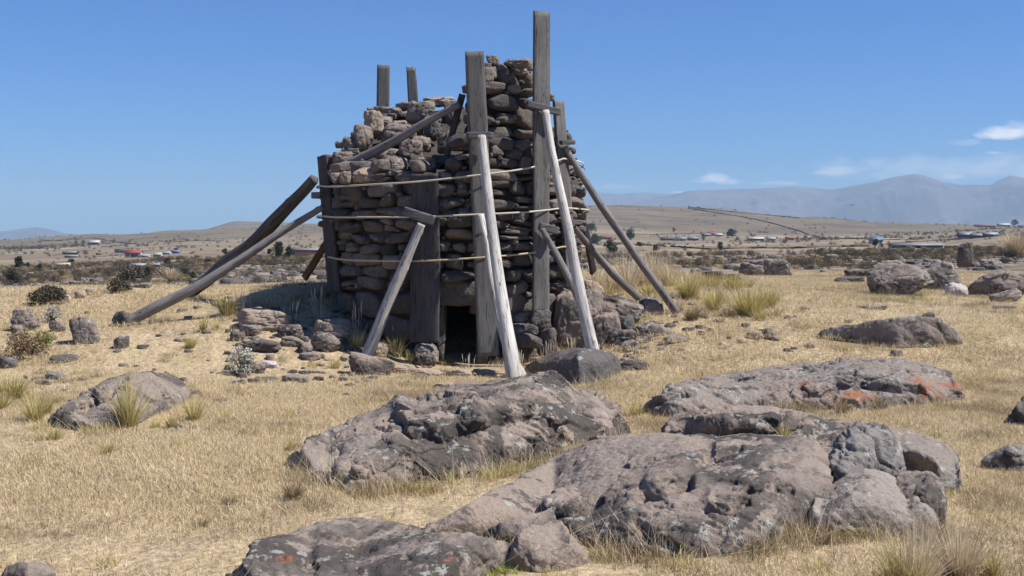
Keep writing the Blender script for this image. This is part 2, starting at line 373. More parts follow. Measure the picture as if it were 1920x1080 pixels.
# ------------------------------------------------------------------ ground sheet
def make_ground():
    phi = np.concatenate([np.linspace(-180, -42, 40)[:-1], np.linspace(-42, 42, 760), np.linspace(42, 180, 40)[1:]])
    phi = np.radians(phi)
    r = np.concatenate([np.linspace(.3, 4.5, 16)[:-1], np.exp(np.linspace(math.log(4.5), math.log(30), 250))[:-1], np.exp(np.linspace(math.log(30), math.log(2600), 300))[:-1], np.exp(np.linspace(math.log(2600), math.log(12200), 24))])
    R, PH = np.meshgrid(r, phi, indexing='ij')
    X = R * np.sin(PH); Y = R * np.cos(PH); Z = ground(X, Y)
    nr, na = R.shape
    idx = np.arange(nr * na).reshape(nr, na)
    q = np.stack([idx[:-1, :-1], idx[:-1, 1:], idx[1:, 1:], idx[1:, :-1]], -1).reshape(-1, 4)
    V = np.stack([X, Y, Z], -1).reshape(-1, 3)
    V = np.vstack([V, [[0, 0, gz(0, 0.01)]]]); c = len(V) - 1
    tri = np.stack([np.full(na - 1, c), idx[0, 1:], idx[0, :-1]], -1)
    M = NT('grassland'); p = M.n('ShaderNodeNewGeometry').outputs['Position']
    cam = M.n('ShaderNodeVectorMath', operation='LENGTH'); M.l(p, cam.inputs[0]); D = cam.outputs['Value']
    # near: straw litter over brown earth
    a = M.noise(p, .45, 5, .6); b = M.noise(p, 2.6, 5, .62); f = M.noise(p, 18, 6, .7); ff = M.noise(p, 85, 4, .7)
    near = M.mix(M.step(f, .35, .7), (.34, .26, .16), (.57, .45, .275))
    near = M.mix(M.math('MULTIPLY', M.step(b, .50, .68), .55), near, (.21, .15, .09))
    near = M.mix(M.math('MULTIPLY', M.step(a, .50, .66), .35), near, (.34, .27, .11))
    near = M.mix(M.math('MULTIPLY', M.step(ff, .46, .62), .5), near, (.15, .105, .065))
    # middle: rough broken land with scrub
    sx = M.scale(p, (.05, .16, .1)); m1 = M.noise(sx, 1.0, 6, .62); m2 = M.noise(p, .8, 5, .68)
    midc = M.mix(M.step(m2, .40, .56), (.27, .21, .14), (.105, .085, .068))
    midc = M.mix(M.math('MULTIPLY', M.step(m1, .52, .60), .8), midc, (.36, .28, .18))
    # far: fields, walls, bare slopes
    fx = M.scale(p, (.0045, .022, .01)); f1 = M.noise(fx, 1.0, 5, .6, .6); vo = M.voro(M.scale(p, (.009, .028, .0)), 1.0); vo.inputs['Randomness'].default_value = .85
    sepc = M.n('ShaderNodeSeparateColor'); M.l(vo.outputs['Color'], sepc.inputs[0])
    farc = M.mix(sepc.outputs[0], (.18, .142, .092), (.30, .24, .15))
    farc = M.mix(M.math('MULTIPLY', M.step(sepc.outputs[1], .74, .80), .6), farc, (.20, .14, .10))
    farc = M.mix(M.math('MULTIPLY', M.step(f1, .50, .60), .6), farc, (.17, .13, .09))
    f3 = M.noise(M.scale(p, (.05, .12, .1)), 1.0, 6, .7)
    farc = M.mix(M.math('MULTIPLY', M.step(M.noise(M.scale(p, (.12, .45, .1)), 1.0, 5, .7), .50, .60), .45), farc, (.15, .12, .085))
    farc = M.mix(M.math('MULTIPLY', M.step(f3, .52, .66), .55), farc, (.10, .08, .06))
    ve = M.voro(M.vmath('ADD', M.scale(p, (.009, .028, .0)), (0, 0, 0)), 1.0, 'DISTANCE_TO_EDGE'); ve.inputs['Randomness'].default_value = .85
    wall = M.math('MULTIPLY', M.step(ve.outputs['Distance'], .045, .02), M.step(M.noise(p, .02, 3), .40, .48))
    farc = M.mix(M.math('MULTIPLY', wall, .75), farc, (.085, .065, .05))
    slope = M.step(D, 760, 960)
    hill = M.mix(M.step(M.noise(M.scale(p, (.012, .02, .05)), 1.0, 6, .68), .42, .60), (.160, .128, .082), (.095, .078, .055))
    hill = M.mix(M.math('MULTIPLY', M.step(M.noise(M.scale(p, (.05, .08, .08)), 1.0, 5, .7), .54, .64), .5), hill, (.085, .068, .052))
    farc = M.mix(M.math('MULTIPLY', slope, .9), farc, hill)
    sp = M.n('ShaderNodeSeparateXYZ'); M.l(p, sp.inputs[0]); rgt = M.math('MULTIPLY', M.step(M.math('DIVIDE', sp.outputs[0], D), -.15, .1), 16.0)
    c = M.mix(M.step(M.math('ADD', M.math('SUBTRACT', D, rgt), M.math('MULTIPLY', M.noise(p, .3, 4), 6.0)), 24, 29), near, midc); c = M.mix(M.step(D, 110, 230), c, farc)
    M.l(c, M.b.inputs['Base Color']); M.b.inputs['Roughness'].default_value = .95
    n = M.bump(f, .6, .03); n = M.bump(ff, .6, .008, n); n = M.bump(m2, .8, .35, n)
    M.l(n, M.b.inputs['Normal'])
    mesh('ground', V, [q, tri], M.m, kind='structure')
make_ground()

# ------------------------------------------------------------------ far mountains
def ridge(name, prof, D0, depth, seed, mat, foot=-30., amp=1.15, peaks=1.0):
    px = np.linspace(prof[0][0], prof[-1][0], 900); top = np.interp(px, [p[0] for p in prof], [p[1] for p in prof])
    v = np.linspace(0, 1, 90)
    PX, Vv = np.meshgrid(px, v, indexing='ij'); T = np.repeat(top[:, None], len(v), 1)
    Y = D0 - depth * .5 + depth * Vv
    prof_ = np.where(Vv < .5, (Vv / .5) ** 1.05, ((1 - Vv) / .5) ** .9)
    ztop = EYE + (440 - T) * D0 / F
    X = (PX - 960) / F * Y
    P = np.stack([X, Y, np.zeros_like(X)], -1).reshape(-1, 3)
    rl = ridged(P / (depth * .22), 5, seed).reshape(X.shape); r2 = fbm(P / (depth * .05), 4, seed + 5).reshape(X.shape)
    side = np.sin(np.pi * np.clip(prof_, 0, 1))
    Z = foot + (ztop - foot) * prof_ + (rl - .1) * (ztop - foot) * .26 * side * amp + r2 * (ztop - foot) * (.05 * side + .012 * peaks)
    nr, na = X.shape; idx = np.arange(nr * na).reshape(nr, na)
    q = np.stack([idx[:-1, :-1], idx[1:, :-1], idx[1:, 1:], idx[:-1, 1:]], -1).reshape(-1, 4)
    mesh(name, np.stack([X, Y, Z], -1).reshape(-1, 3), q, mat, kind='structure')
MM = NT('mountain_rock'); _p = MM.n('ShaderNodeNewGeometry').outputs['Position']
_c = MM.mix(MM.step(MM.noise(_p, .0022, 6, .65), .40, .62), (.12, .10, .115), (.045, .042, .052)); _c = MM.mix(MM.math('MULTIPLY', MM.step(MM.noise(_p, .012, 5, .65), .5, .65), .5), _c, (.05, .048, .05))
MM.l(_c, MM.b.inputs['Base Color']); MM.b.inputs['Roughness'].default_value = 1; MM = MM.m
ridge('mountains', [(1160,372),(1185,377),(1215,374),(1255,366),(1290,358),(1330,356),(1400,353),(1440,352),(1480,349),(1520,351),(1560,355),(1600,348),(1640,341),(1665,333),(1690,328),(1712,325),(1735,330),(1765,341),(1800,347),(1830,346),(1856,346),(1872,336),(1892,329),(1920,334),(1990,345),(2150,352),(2400,370)], 8200, 3200, 41, MM)
ridge('mountains', [(600,432),(800,405),(950,380),(1085,362),(1120,361),(1160,364),(1205,361),(1240,362),(1290,364),(1340,368),(1450,380)], 10800, 2200, 47, MM)
ridge('mountains', [(-400,445),(-150,440),(-40,438),(0,434),(30,431),(52,427),(70,426),(90,429),(118,436),(150,444),(240,447)], 7800, 1600, 53, MM)
ridge('mountains', [(240,446),(290,434),(330,430),(350,433),(400,434),(440,425),(475,424),(500,430),(560,428),(610,426),(700,440)], 10900, 1200, 59, MM)

# ------------------------------------------------------------------ rocks
def cube_sphere(n):
    g = np.tan(np.linspace(-1, 1, n + 1) * math.pi / 4); A, B = np.meshgrid(g, g, indexing='ij'); o = np.ones_like(A)
    Vs = []; Fs = []; k = 0
    for f in ((o, A, B), (-o, B, A), (B, o, A), (A, -o, B), (A, B, o), (B, A, -o)):
        P = np.stack(f, -1).reshape(-1, 3); Vs.append(P); idx = np.arange((n + 1) ** 2).reshape(n + 1, n + 1) + k; k += (n + 1) ** 2
        Fs.append(np.stack([idx[:-1, :-1], idx[1:, :-1], idx[1:, 1:], idx[:-1, 1:]], -1).reshape(-1, 4))
    V = np.vstack(Vs); Fc = np.vstack(Fs); V /= np.linalg.norm(V, axis=1)[:, None]
    key = np.round(V, 5); u, inv = np.unique(key, axis=0, return_inverse=True); inv = inv.ravel()
    first = np.zeros(len(u), int); first[inv] = np.arange(len(V))
    return V[first], inv[Fc]
CS = {n: cube_sphere(n) for n in (6, 9, 22, 40)}

def rock_shape(n, seed, ang=9, planes=11, box=True, rough=.05, nscale=2.2):
    r_ = np.random.default_rng(seed); d, fc = CS[n]
    N = r_.normal(size=(planes, 3)); N /= np.linalg.norm(N, axis=1)[:, None]; h = r_.uniform(.72, 1.02, planes)
    if box: N = np.vstack([N, np.eye(3), -np.eye(3)]); h = np.concatenate([h * 1.12, r_.uniform(.84, 1.0, 6)])
    s = (np.maximum(d @ N.T, 0) / h) ** ang
    r = np.clip(s.sum(1), 1e-9, None) ** (-1 / ang)
    r = np.minimum(r, 1.6)
    P = d * r[:, None]
    P = P * (1 + rough * fbm(P * nscale + seed * 3.1, 5 if n > 9 else 3, seed)[:, None] * 2 )
    if n > 12:
        fo, fe = facets(P + seed * .37, .62, seed % 991, .9); P = P * (1 + .16 * rough / .05 * .6 * fo - .05 * np.exp(-(fe / .05) ** 2))[:, None]
        cr = np.abs(vnoise(P * 2.0 + seed, seed + 5)); P = P * (1 - .07 * np.exp(-(cr / .07) ** 2))[:, None]
    return P, fc

FOOT = []
def rock(px, py, w, h, label, mat=None, seed=None, depth=.8, yaw=None, tilt=(0, 0), sink=.34, n=22, Y=None, box=True, cat='rock', group=None, ang=8, name='rock', z0=None, parent=None, rough=.05):
    """px,py: middle of its foot in the picture; w,h: size in picture pixels"""
    seed = seed if seed is not None else int(px * 7 + py * 13) % 9973
    r_ = np.random.default_rng(seed + 1)
    p = hit(px, py) if Y is None else at(px, py, Y)
    s = F / p[1]; W = w / s; H = h / s; Dp = W * depth
    c = at(px, py, p[1] + Dp * .32)
    if Y is None: c[2] = gz(c[0], c[1])
    else: c[2] = p[2]
    P, fc = rock_shape(n, seed, ang=ang, rough=rough, box=box)
    if sink > 0: P = P * np.array([W / 2, Dp / 2, H * (1 + sink) / 2]); P[:, 2] += H * (1 + sink) / 2 - H * sink
    else: P = P * np.array([W / 2, Dp / 2, H / 2]); P[:, 2] += H / 2
    yw = r_.uniform(-.5, .5) if yaw is None else yaw
    cz, sz = math.cos(yw), math.sin(yw)
    # keep the seen width whatever the turn
    k = 1 / (abs(cz) + abs(sz) * depth) ** .6
    P[:, :2] *= k
    P = P @ np.array([[cz, sz, 0], [-sz, cz, 0], [0, 0, 1]])
    if tilt[0]: a = tilt[0]; P = P @ np.array([[math.cos(a), 0, -math.sin(a)], [0, 1, 0], [math.sin(a), 0, math.cos(a)]])
    if tilt[1]: a = tilt[1]; P = P @ np.array([[1, 0, 0], [0, math.cos(a), math.sin(a)], [0, -math.sin(a), math.cos(a)]])
    if parent is not None: return mesh(name, P + c, fc, mat or ROCKG, parent=parent, loc=tuple(c))
    return mesh(name, P + c, fc, mat or ROCKG, loc=tuple(c), label=label, cat=cat, group=group)

def polydist(qx, qy, pl):
    """distance in pixels to a polyline and which side (positive above it)"""
    best = np.full(qx.shape, 1e9); side = np.zeros(qx.shape)
    for (x0, y0), (x1, y1) in zip(pl[:-1], pl[1:]):
        dx, dy = x1 - x0, y1 - y0; L = dx * dx + dy * dy
        t = np.clip(((qx - x0) * dx + (qy - y0) * dy) / L, 0, 1)
        ex = qx - (x0 + t * dx); ey = qy - (y0 + t * dy); d = np.hypot(ex, ey)
        m = d < best; best = np.where(m, d, best); side = np.where(m, -(dx * ey - dy * ex) * (1 if True else -1), side)
    return best, np.sign(side)

def boulder(label, top, base, depth=1.0, mat=None, seed=1, nu=260, nv=130, cracks=(), ledges=(), rough=1.0, front=1.7, Yfront=None, orange=None, back=.9, ridge_at=.5, sinkz=.15, name='boulder', cat='boulder', group=None, low=.10):
    """lofted rock: its sky line and the line of its foot come from the picture, it gets its own real depth"""
    mat = mat or ROCK
    x0, x1 = top[0][0], top[-1][0]
    u = np.linspace(0, 1, nu); u = .5 - .5 * np.cos(u * np.pi) * (1) if False else u
    e = (1 - np.abs(2 * u - 1)); pxs = x0 + (x1 - x0) * u
    tp = np.interp(pxs, [p[0] for p in top], [p[1] for p in top]); bp = np.interp(pxs, [p[0] for p in base], [p[1] for p in base])
    k = max(3, nu // 40); ker = np.hanning(k + 2)[1:-1]; ker /= ker.sum()
    def sm(a): return np.convolve(np.pad(a, k, mode='edge'), ker, mode='same')[k:-k]
    tp = sm(tp); bp = sm(bp)
    key = np.linspace(0, nu - 1, 26).astype(int)
    if Yfront is None: Yf = np.interp(np.arange(nu), key, [hit(pxs[i], min(bp[i], 1400))[1] for i in key])
    else: Yf = np.interp(pxs, [p[0] for p in Yfront], [p[1] for p in Yfront])
    Yf = sm(Yf)
    dep = depth * (np.sqrt(np.clip(1 - (2 * u - 1) ** 2, 0, 1)) * .85 + .15)
    if Yfront is None:      # the crest must stand clear of the land behind it
        Yg = np.interp(np.arange(nu), key, [hit(pxs[i], tp[i])[1] for i in key]); dep = np.minimum(dep, np.maximum((Yg * .91 - Yf) / ridge_at, .12)); dep = sm(dep)
    Yr = Yf + dep * ridge_at; Yb = Yf + dep
    # heights
    def zat(py, Y): return EYE + np.tan(np.arctan((540 - py) / F) - PITCH) * Y
    zr = zat(tp, Yr); zf = zat(bp, Yf)
    tx = (pxs - 960) / F / (math.cos(PITCH)) 
    zg = ground(tx * Yb, Yb) if Yfront is None else zf
    if Yfront is None: zf = ground(tx * Yf, Yf)
    a = (np.linspace(0, 1, nv) ** 1.3 * np.pi)[None, :]
    cy = -np.sign(np.cos(a)) * np.abs(np.cos(a)) ** (1.0); szn = np.sin(a) ** (1 / front)
    szb = np.sin(a) ** back
    frontm = (a < np.pi / 2)
    Y = np.where(frontm, Yr[:, None] + cy * (Yr - Yf)[:, None], Yr[:, None] + cy * (Yb - Yr)[:, None])
    base_z = np.where(frontm, zf[:, None], zg[:, None])
    Z = base_z + (zr[:, None] - base_z) * np.where(frontm, szn, szb)
    X = ((pxs - 960) / F)[:, None] * (Y * math.cos(PITCH) - (Z - EYE) * math.sin(PITCH))
    for _ in range(4):      # match the seen sky line, whose tangent lies behind the crest
        G = np.stack([X, Y, Z], -1); _, gy = proj(G.reshape(-1, 3)); err = tp - gy.reshape(nu, nv).min(1); zr = np.maximum(zr - err * Yr / F, zf + .03)
        Z = base_z + (zr[:, None] - base_z) * np.where(frontm, szn, szb)
        X = ((pxs - 960) / F)[:, None] * (Y * math.cos(PITCH) - (Z - EYE) * math.sin(PITCH))
    G = np.stack([X, Y, Z], -1)
    H = np.maximum(zr - zf, .02)[:, None]
    def normals(G):
        du = np.gradient(G, axis=0); dv = np.gradient(G, axis=1); n = np.cross(du, dv); n /= np.linalg.norm(n, axis=2)[..., None] + 1e-9
        return np.where((n[..., 2:3].mean() < 0), -n, n)
    N = normals(G); P = G.reshape(-1, 3); edge = (np.sin(a) ** .5) * np.clip(e * 14, 0, 1)[:, None]
    if cracks or ledges:
        qx, qy = proj(G.reshape(-1, 3)); wob = vnoise(G.reshape(-1, 3) * 2.6, 77) * 5 + vnoise(G.reshape(-1, 3) * 8, 78) * 2
        N2 = N; disp = np.zeros(nu * nv); vis = np.repeat(frontm | (a < np.pi * .6), nu, 0).reshape(-1)
        for (w, dpt, pl) in cracks:
            d, _ = polydist(qx + wob, qy + wob, pl); disp -= dpt * np.exp(-(d / w) ** 2)
        for (L, e_, und, pl) in ledges:
            d, s = polydist(qx + wob, qy + wob, pl)
            lo, hi = min(p[0] for p in pl), max(p[0] for p in pl); m = smooth(lo - 8, lo + 18, qx) * smooth(hi + 8, hi - 18, qx)
            above = s > 0
            disp += np.where(above, .62 * e_ * np.clip(1 - d / L, 0, 1) ** .7 * smooth(-1, 5, d), -und * np.exp(-(d / 6) ** 2)) * m
        G = G + N2 * (disp * vis * 1.0).reshape(nu, nv)[..., None]
        G[..., 2] += .35 * np.maximum((disp * vis).reshape(nu, nv), 0)
    N = normals(G); P = G.reshape(-1, 3)
    Hm = float(np.max(zr - zf)); sh = lambda q: q.reshape(nu, nv)
    lo_ = sh(fbm(P * 1.0 / max(Hm, .3) * .6 + seed, 3, seed)) * low * np.minimum(H * 1.2, Hm) * 1.5
    G = G + N * ((lo_ - lo_.mean()) * (np.sin(a) ** .5) * np.clip(e * 14, 0, 1)[:, None])[..., None]
    if Yfront is None: FOOT.append(np.vstack([G[:, nv // 14, :2], G[::-1, -nv // 14, :2]]))
    # close it below ground
    G[:, 0, 2] -= sinkz; G[:, -1, 2] -= sinkz; G[0, :, 2] -= sinkz; G[-1, :, 2] -= sinkz
    idx = np.arange(nu * nv).reshape(nu, nv)
    q = np.stack([idx[:-1, :-1], idx[1:, :-1], idx[1:, 1:], idx[:-1, 1:]], -1).reshape(-1, 4)
    loc = np.array([G[nu // 2, 0, 0], (Yf[nu // 2] + Yb[nu // 2]) / 2, zf[nu // 2]])
    V = G.reshape(-1, 3); at_ = None
    bot = np.stack([idx[:-1, 0], idx[:-1, -1], idx[1:, -1], idx[1:, 0]], -1)
    V = np.vstack([V, V[idx[0]].mean(0), V[idx[-1]].mean(0)]); c0_, c1_ = len(V) - 2, len(V) - 1
    caps = np.array([(c0_, idx[0, k_ + 1], idx[0, k_]) for k_ in range(nv - 1)] + [(c0_, idx[0, 0], idx[0, -1])] + [(c1_, idx[-1, k_], idx[-1, k_ + 1]) for k_ in range(nv - 1)] + [(c1_, idx[-1, -1], idx[-1, 0])])
    vox = max(.011, 1.45 * 1.875 * float(Yf.min()) / F)
    V, q = revoxel(V, [q, bot, caps], vox)
    V = fracture(V, q, seed, float(np.clip(Hm * 1.5, .3, 1.0)), rough)
    if orange:
        qx, qy = proj(V); o = np.zeros(len(V))
        for (ox, oy, orx, ory) in orange: o = np.maximum(o, np.clip(1.4 - ((qx - ox) / orx) ** 2 - ((qy - oy) / ory) ** 2, 0, 1))
        at_ = {'orange': o}
    return mesh(name, V, [q], mat, loc=tuple(loc), attrs=at_, label=label, cat=cat, group=group)

def revoxel(V, fl, size):
    """an even skin of small quads over the rough shape"""
    o = mesh('tmp', V, fl, ROCK, smooth=False); md = o.modifiers.new('r', 'REMESH'); md.mode = 'VOXEL'; md.voxel_size = size; md.adaptivity = 0
    bpy.context.view_layer.update(); dg = bpy.context.evaluated_depsgraph_get(); me = o.evaluated_get(dg).to_mesh()
    n = len(me.vertices); W = np.empty(n * 3, np.float32); me.vertices.foreach_get('co', W); L_ = np.empty(len(me.loops), np.int32); me.loops.foreach_get('vertex_index', L_)
    q = L_.reshape(-1, 4).copy(); W = W.reshape(-1, 3).astype(float)
    o.evaluated_get(dg).to_mesh_clear(); m_ = o.data; bpy.data.objects.remove(o); bpy.data.meshes.remove(m_)
    return W, q
def vnormals(V, q):
    n = np.cross(V[q[:, 2]] - V[q[:, 0]], V[q[:, 3]] - V[q[:, 1]]); N = np.zeros_like(V)
    for k in range(4):
        for c in range(3): N[:, c] += np.bincount(q[:, k], n[:, c], len(V))
    return N / (np.linalg.norm(N, axis=1)[:, None] + 1e-12)
def fracture(V, q, seed, sc, rough):
    N = vnormals(V, q)
    for _ in range(2):       # broad direction to push along, so breaks stay crisp
        A = np.zeros_like(N); c = N[q].mean(1)
        for k in range(4):
            for j in range(3): A[:, j] += np.bincount(q[:, k], c[:, j], len(V))
        N = A / (np.linalg.norm(A, axis=1)[:, None] + 1e-12)
    P = V; th = (seed % 7) * .35; R = np.array([[math.cos(th), 0, math.sin(th) * .5], [0, 1, 0], [-math.sin(th) * .5, 0, 1.]])
    warp = .09 * np.stack([vnoise(P * 1.9 / sc, seed + k) for k in range(3)], -1) + .02 * np.stack([vnoise(P * 9, seed + 30 + k) for k in range(3)], -1)
    Q = (P + warp) @ R * np.array([1., 1., 1.9])
    f1, e1 = facets(Q, .62 * sc, seed, 1.1); f2, e2 = facets(Q + 3.3, .24 * sc + .03, seed + 3, 1.5)
    g1 = smooth(-.1, .3, vnoise(P * 1.5 / sc, seed + 12)); g2 = smooth(.05, .4, vnoise(P * 2.0 / sc, seed + 15)); g3 = smooth(-.2, .4, vnoise(P * 3.1, seed + 18))
    d = rough * sc * (.060 * f1 * (.35 + .65 * g1) + .032 * f2 * g2)
    # thin broken sheets: low steps across the surface
    lv = (vnoise(Q * np.array([.9, .9, 1.3]) / sc + 9, seed + 21) + .25 * vnoise(Q * 4.2 / sc, seed + 22)) * 3.2; fr_ = lv - np.floor(lv)
    d += rough * sc * .030 * (smooth(0, .07, fr_) - fr_) * (.3 + .7 * g1)
    d -= rough * .034 * sc * np.exp(-(e1 / .022) ** 2) * smooth(.3, .7, g1)
    cq = Q + .12 * vnoise(Q * 2.5, seed + 33)[:, None]
    crk = np.abs(vnoise(cq * np.array([1.0, 1.0, 2.4]) / sc * 1.3 + 5, seed + 40)); d -= .055 * rough * sc * np.exp(-(crk / .022) ** 2) * smooth(.0, .25, vnoise(P * 1.2 / sc, seed + 44))
    crk = np.abs(vnoise(cq * np.array([2.2, 2.2, 3.6]) / sc + 8, seed + 41)); d -= .026 * rough * sc * np.exp(-(crk / .03) ** 2) * smooth(.1, .35, vnoise(P * 2.0 / sc, seed + 45))
    d += fbm(P * 3.2, 3, seed + 4) * .018 * (.5 + .5 * rough) + fbm(P * 16, 3, seed + 6) * .008 + vnoise(P * 45, seed + 7) * .0035
    for (cs_, dp_, th_) in ((.05, .008, .30), (.13, .012, .42)):
        pv, pe = facets(P + warp * .3, cs_, seed + 50 + int(cs_ * 100), 0.); d -= dp_ * smooth(th_, .5, pv) * smooth(0, .35, pe) * (.25 + .75 * g3)
    return V + N * (d - np.median(d))[:, None] + np.array([0, 0, .022])
# ------------------------------------------------------------------ large boulders in front
boulder('long low brown boulder with a dark ledge across it, before the thick front prop',
  [(545,868),(552,848),(600,818),(650,800),(700,776),(760,755),(800,742),(860,727),(900,722),(950,713),(985,708),(1010,705),(1035,707),(1060,718),(1078,738),(1120,745),(1138,758),(1165,780),(1182,806)],
  [(545,878),(580,900),(640,920),(670,922),(720,912),(800,905),(870,897),(920,882),(1000,868),(1080,848),(1150,826),(1182,810)],
  depth=2.6, seed=3, nu=430, nv=190, ridge_at=.62, front=1.15, low=.12,
  cracks=[(5,.06,[(735,755),(775,740),(812,735)]),(4,.05,[(905,745),(950,738),(985,742)]),(7,.10,[(631,905),(660,880),(700,890),(690,915)]),(4,.05,[(850,770),(885,762),(905,750)]),(5,.05,[(1000,790),(1040,800),(1060,830)])],
  ledges=[(60,.13,.10,[(735,800),(760,808),(765,826),(800,828),(835,834),(872,822),(925,800),(1000,786)]),(40,.09,.07,[(625,895),(665,905),(735,878),(757,848)]),(30,.06,.06,[(700,792),(731,783),(779,790)])])
boulder('long flat-topped boulder with bright orange lichen at its right end',
  [(1203,772),(1210,757),(1230,742),(1260,730),(1310,715),(1380,700),(1460,688),(1540,685),(1600,680),(1640,676),(1690,676),(1730,682),(1760,693),(1785,708),(1800,727),(1808,744)],
  [(1203,776),(1260,787),(1330,780),(1400,770),(1500,767),(1600,770),(1680,762),(1750,757),(1808,748)],
  depth=2.6, seed=8, nu=400, nv=150, ridge_at=.6, front=1.5, mat=ROCKG,
  orange=[(1735,725,60,22),(1790,735,22,20),(1600,745,50,12),(1515,722,18,8),(1480,755,24,10)],
  cracks=[(4,.06,[(1480,700),(1530,690),(1580,686)]),(6,.08,[(1220,770),(1250,752),(1290,745)]),(4,.05,[(1500,725),(1540,715),(1570,712)])],
  ledges=[(34,.09,.09,[(1500,742),(1560,735),(1620,722),(1690,735),(1740,742)]),(22,.06,.05,[(1240,758),(1290,740)])])
boulder('smooth low pinkish-brown slab sloping up from the left side of the outcrop',
  [(798,1003),(812,992),(850,968),(905,935),(950,915),(980,895),(1020,875),(1060,852),(1100,838),(1150,828),(1200,822),(1250,820),(1300,822),(1345,832)],
  [(798,1006),(850,1004),(900,1002),(950,988),(1000,978),(1060,985),(1120,1000),(1200,1000),(1280,990),(1345,960)],
  depth=2.0, seed=15, nu=360, nv=140, ridge_at=.66, front=1.05, rough=.22, low=.05, mat=ROCKS)
boulder('broad cracked outcrop rock with black lichen, largest in the foreground',
  [(1000,985),(1010,962),(1030,945),(1060,930),(1090,902),(1130,872),(1180,846),(1230,832),(1300,822),(1380,821),(1450,820),(1500,821),(1530,832),(1552,858),(1560,890)],
  [(1000,992),(1040,1000),(1080,1020),(1130,1034),(1200,1044),(1280,1048),(1380,1042),(1450,1022),(1500,1004),(1560,985)],
  depth=2.2, seed=23, nu=460, nv=230, ridge_at=.72, front=1.35, low=.06, rough=.62,
  cracks=[(6,.07,[(1320,862),(1345,855),(1385,845)]),(5,.06,[(1340,945),(1370,950),(1400,940)]),(8,.09,[(1205,935),(1240,930),(1290,905)]),(5,.05,[(1420,890),(1450,915),(1480,925)]),(9,.10,[(1195,985),(1215,1010),(1240,1020)])],
  ledges=[(46,.07,.10,[(1205,925),(1245,922),(1295,902)]),(40,.06,.09,[(1320,955),(1360,962),(1405,940)]),(28,.04,.05,[(1390,925),(1440,918),(1500,905)]),(40,.07,.08,[(1010,975),(1060,968),(1100,960)])])
boulder('thin overhanging slab, black gap beneath, at the back of the outcrop',
  [(1242,824),(1250,810),(1262,800),(1300,781),(1340,769),(1400,765),(1450,768),(1480,780),(1510,788),(1560,793),(1610,798),(1650,803),(1690,812)],
  [(1242,830),(1300,829),(1360,829),(1430,826),(1470,820),(1520,828),(1560,842),(1620,850),(1690,850)],
  depth=1.3, seed=31, nu=360, nv=110, ridge_at=.6, front=1.4, Yfront=[(1242,9.15),(1400,9.05),(1520,9.0),(1690,9.1)], sinkz=.35, name='boulder',
  ledges=[(26,.12,.22,[(1240,826),(1300,812),(1370,817),(1440,812),(1480,803),(1500,800)])], cracks=[(4,.05,[(1450,785),(1500,790)]),(10,.12,[(1530,822),(1555,835),(1575,838)])])
boulder('round-ended grey-brown boulder at the far right end of the outcrop, undercut in front',
  [(1655,830),(1668,812),(1700,809),(1740,822),(1772,838),(1792,858),(1802,885),(1804,915)],
  [(1655,905),(1690,905),(1720,915),(1760,922),(1804,922)],
  depth=1.3, seed=37, nu=200, nv=150, ridge_at=.5, front=2.3, mat=ROCKG, ledges=[(24,.10,.16,[(1685,865),(1725,878),(1760,893)])])
boulder('lumpy blue-grey lichened boulder rising highest in the outcrop',
  [(1498,935),(1505,885),(1525,858),(1552,846),(1580,825),(1604,803),(1640,796),(1668,802),(1678,825),(1690,845),(1700,900)],
  [(1498,955),(1540,962),(1580,965),(1640,950),(1700,945)],
  depth=1.0, seed=44, nu=230, nv=190, ridge_at=.45, front=2.1, mat=ROCKB, rough=1.1,
  cracks=[(6,.10,[(1555,870),(1560,900),(1548,935)]),(4,.05,[(1590,850),(1620,858)])])
boulder('pinkish upright block wedged behind the front grey boulder',
  [(1672,930),(1682,897),(1705,892),(1745,892),(1760,904),(1768,935),(1772,972)],
  [(1672,975),(1700,985),(1740,992),(1772,984)],
  depth=.7, seed=49, nu=130, nv=110, ridge_at=.5, front=2.2, rough=.7)
boulder('smooth pale grey boulder at the front right corner of the outcrop, with dark left face',
  [(1512,992),(1518,958),(1535,935),(1560,917),(1590,897),(1620,889),(1650,892),(1680,907),(1705,930),(1735,950),(1752,972),(1760,990)],
  [(1512,1002),(1560,1008),(1600,1006),(1680,1006),(1760,998)],
  depth=.85, seed=52, nu=260, nv=170, ridge_at=.5, front=2.4, mat=ROCKP, rough=.45)
boulder('wide lichen-spotted boulder cut off by the bottom edge',
  [(425,1098),(436,1078),(455,1052),(475,1028),(500,1018),(535,1012),(565,1000),(600,987),(660,982),(720,988),(800,998),(870,1008),(920,1014),(950,1024),(962,1045)],
  [(425,1108),(480,1135),(600,1155),(750,1150),(850,1110),(920,1075),(962,1058)],
  depth=1.6, seed=61, nu=380, nv=190, ridge_at=.6, front=2.3, rough=.9, orange=[(535,1048,16,8),(840,1048,12,5)],
  cracks=[(4,.03,[(530,1060),(533,1078)])])
boulder('small flat wedge of bare rock between the two foreground boulders',
  [(890,1010),(905,1002),(950,984),(1000,968),(1032,960),(1050,975)],
  [(890,1014),(940,1030),(980,1030),(1030,1012),(1050,1000)],
  depth=.8, seed=66, nu=140, nv=60, rough=.3)
boulder('dark pyramid-shaped rock with a pale right face, beside the lichen-spotted boulder',
  [(945,1052),(955,1030),(975,1006),(1005,992),(1046,984),(1070,1006),(1088,1028),(1104,1052)],
  [(945,1064),(1000,1074),(1050,1072),(1104,1058)],
  depth=.7, seed=71, nu=140, nv=110, ridge_at=.5, front=1.5, rough=.8)
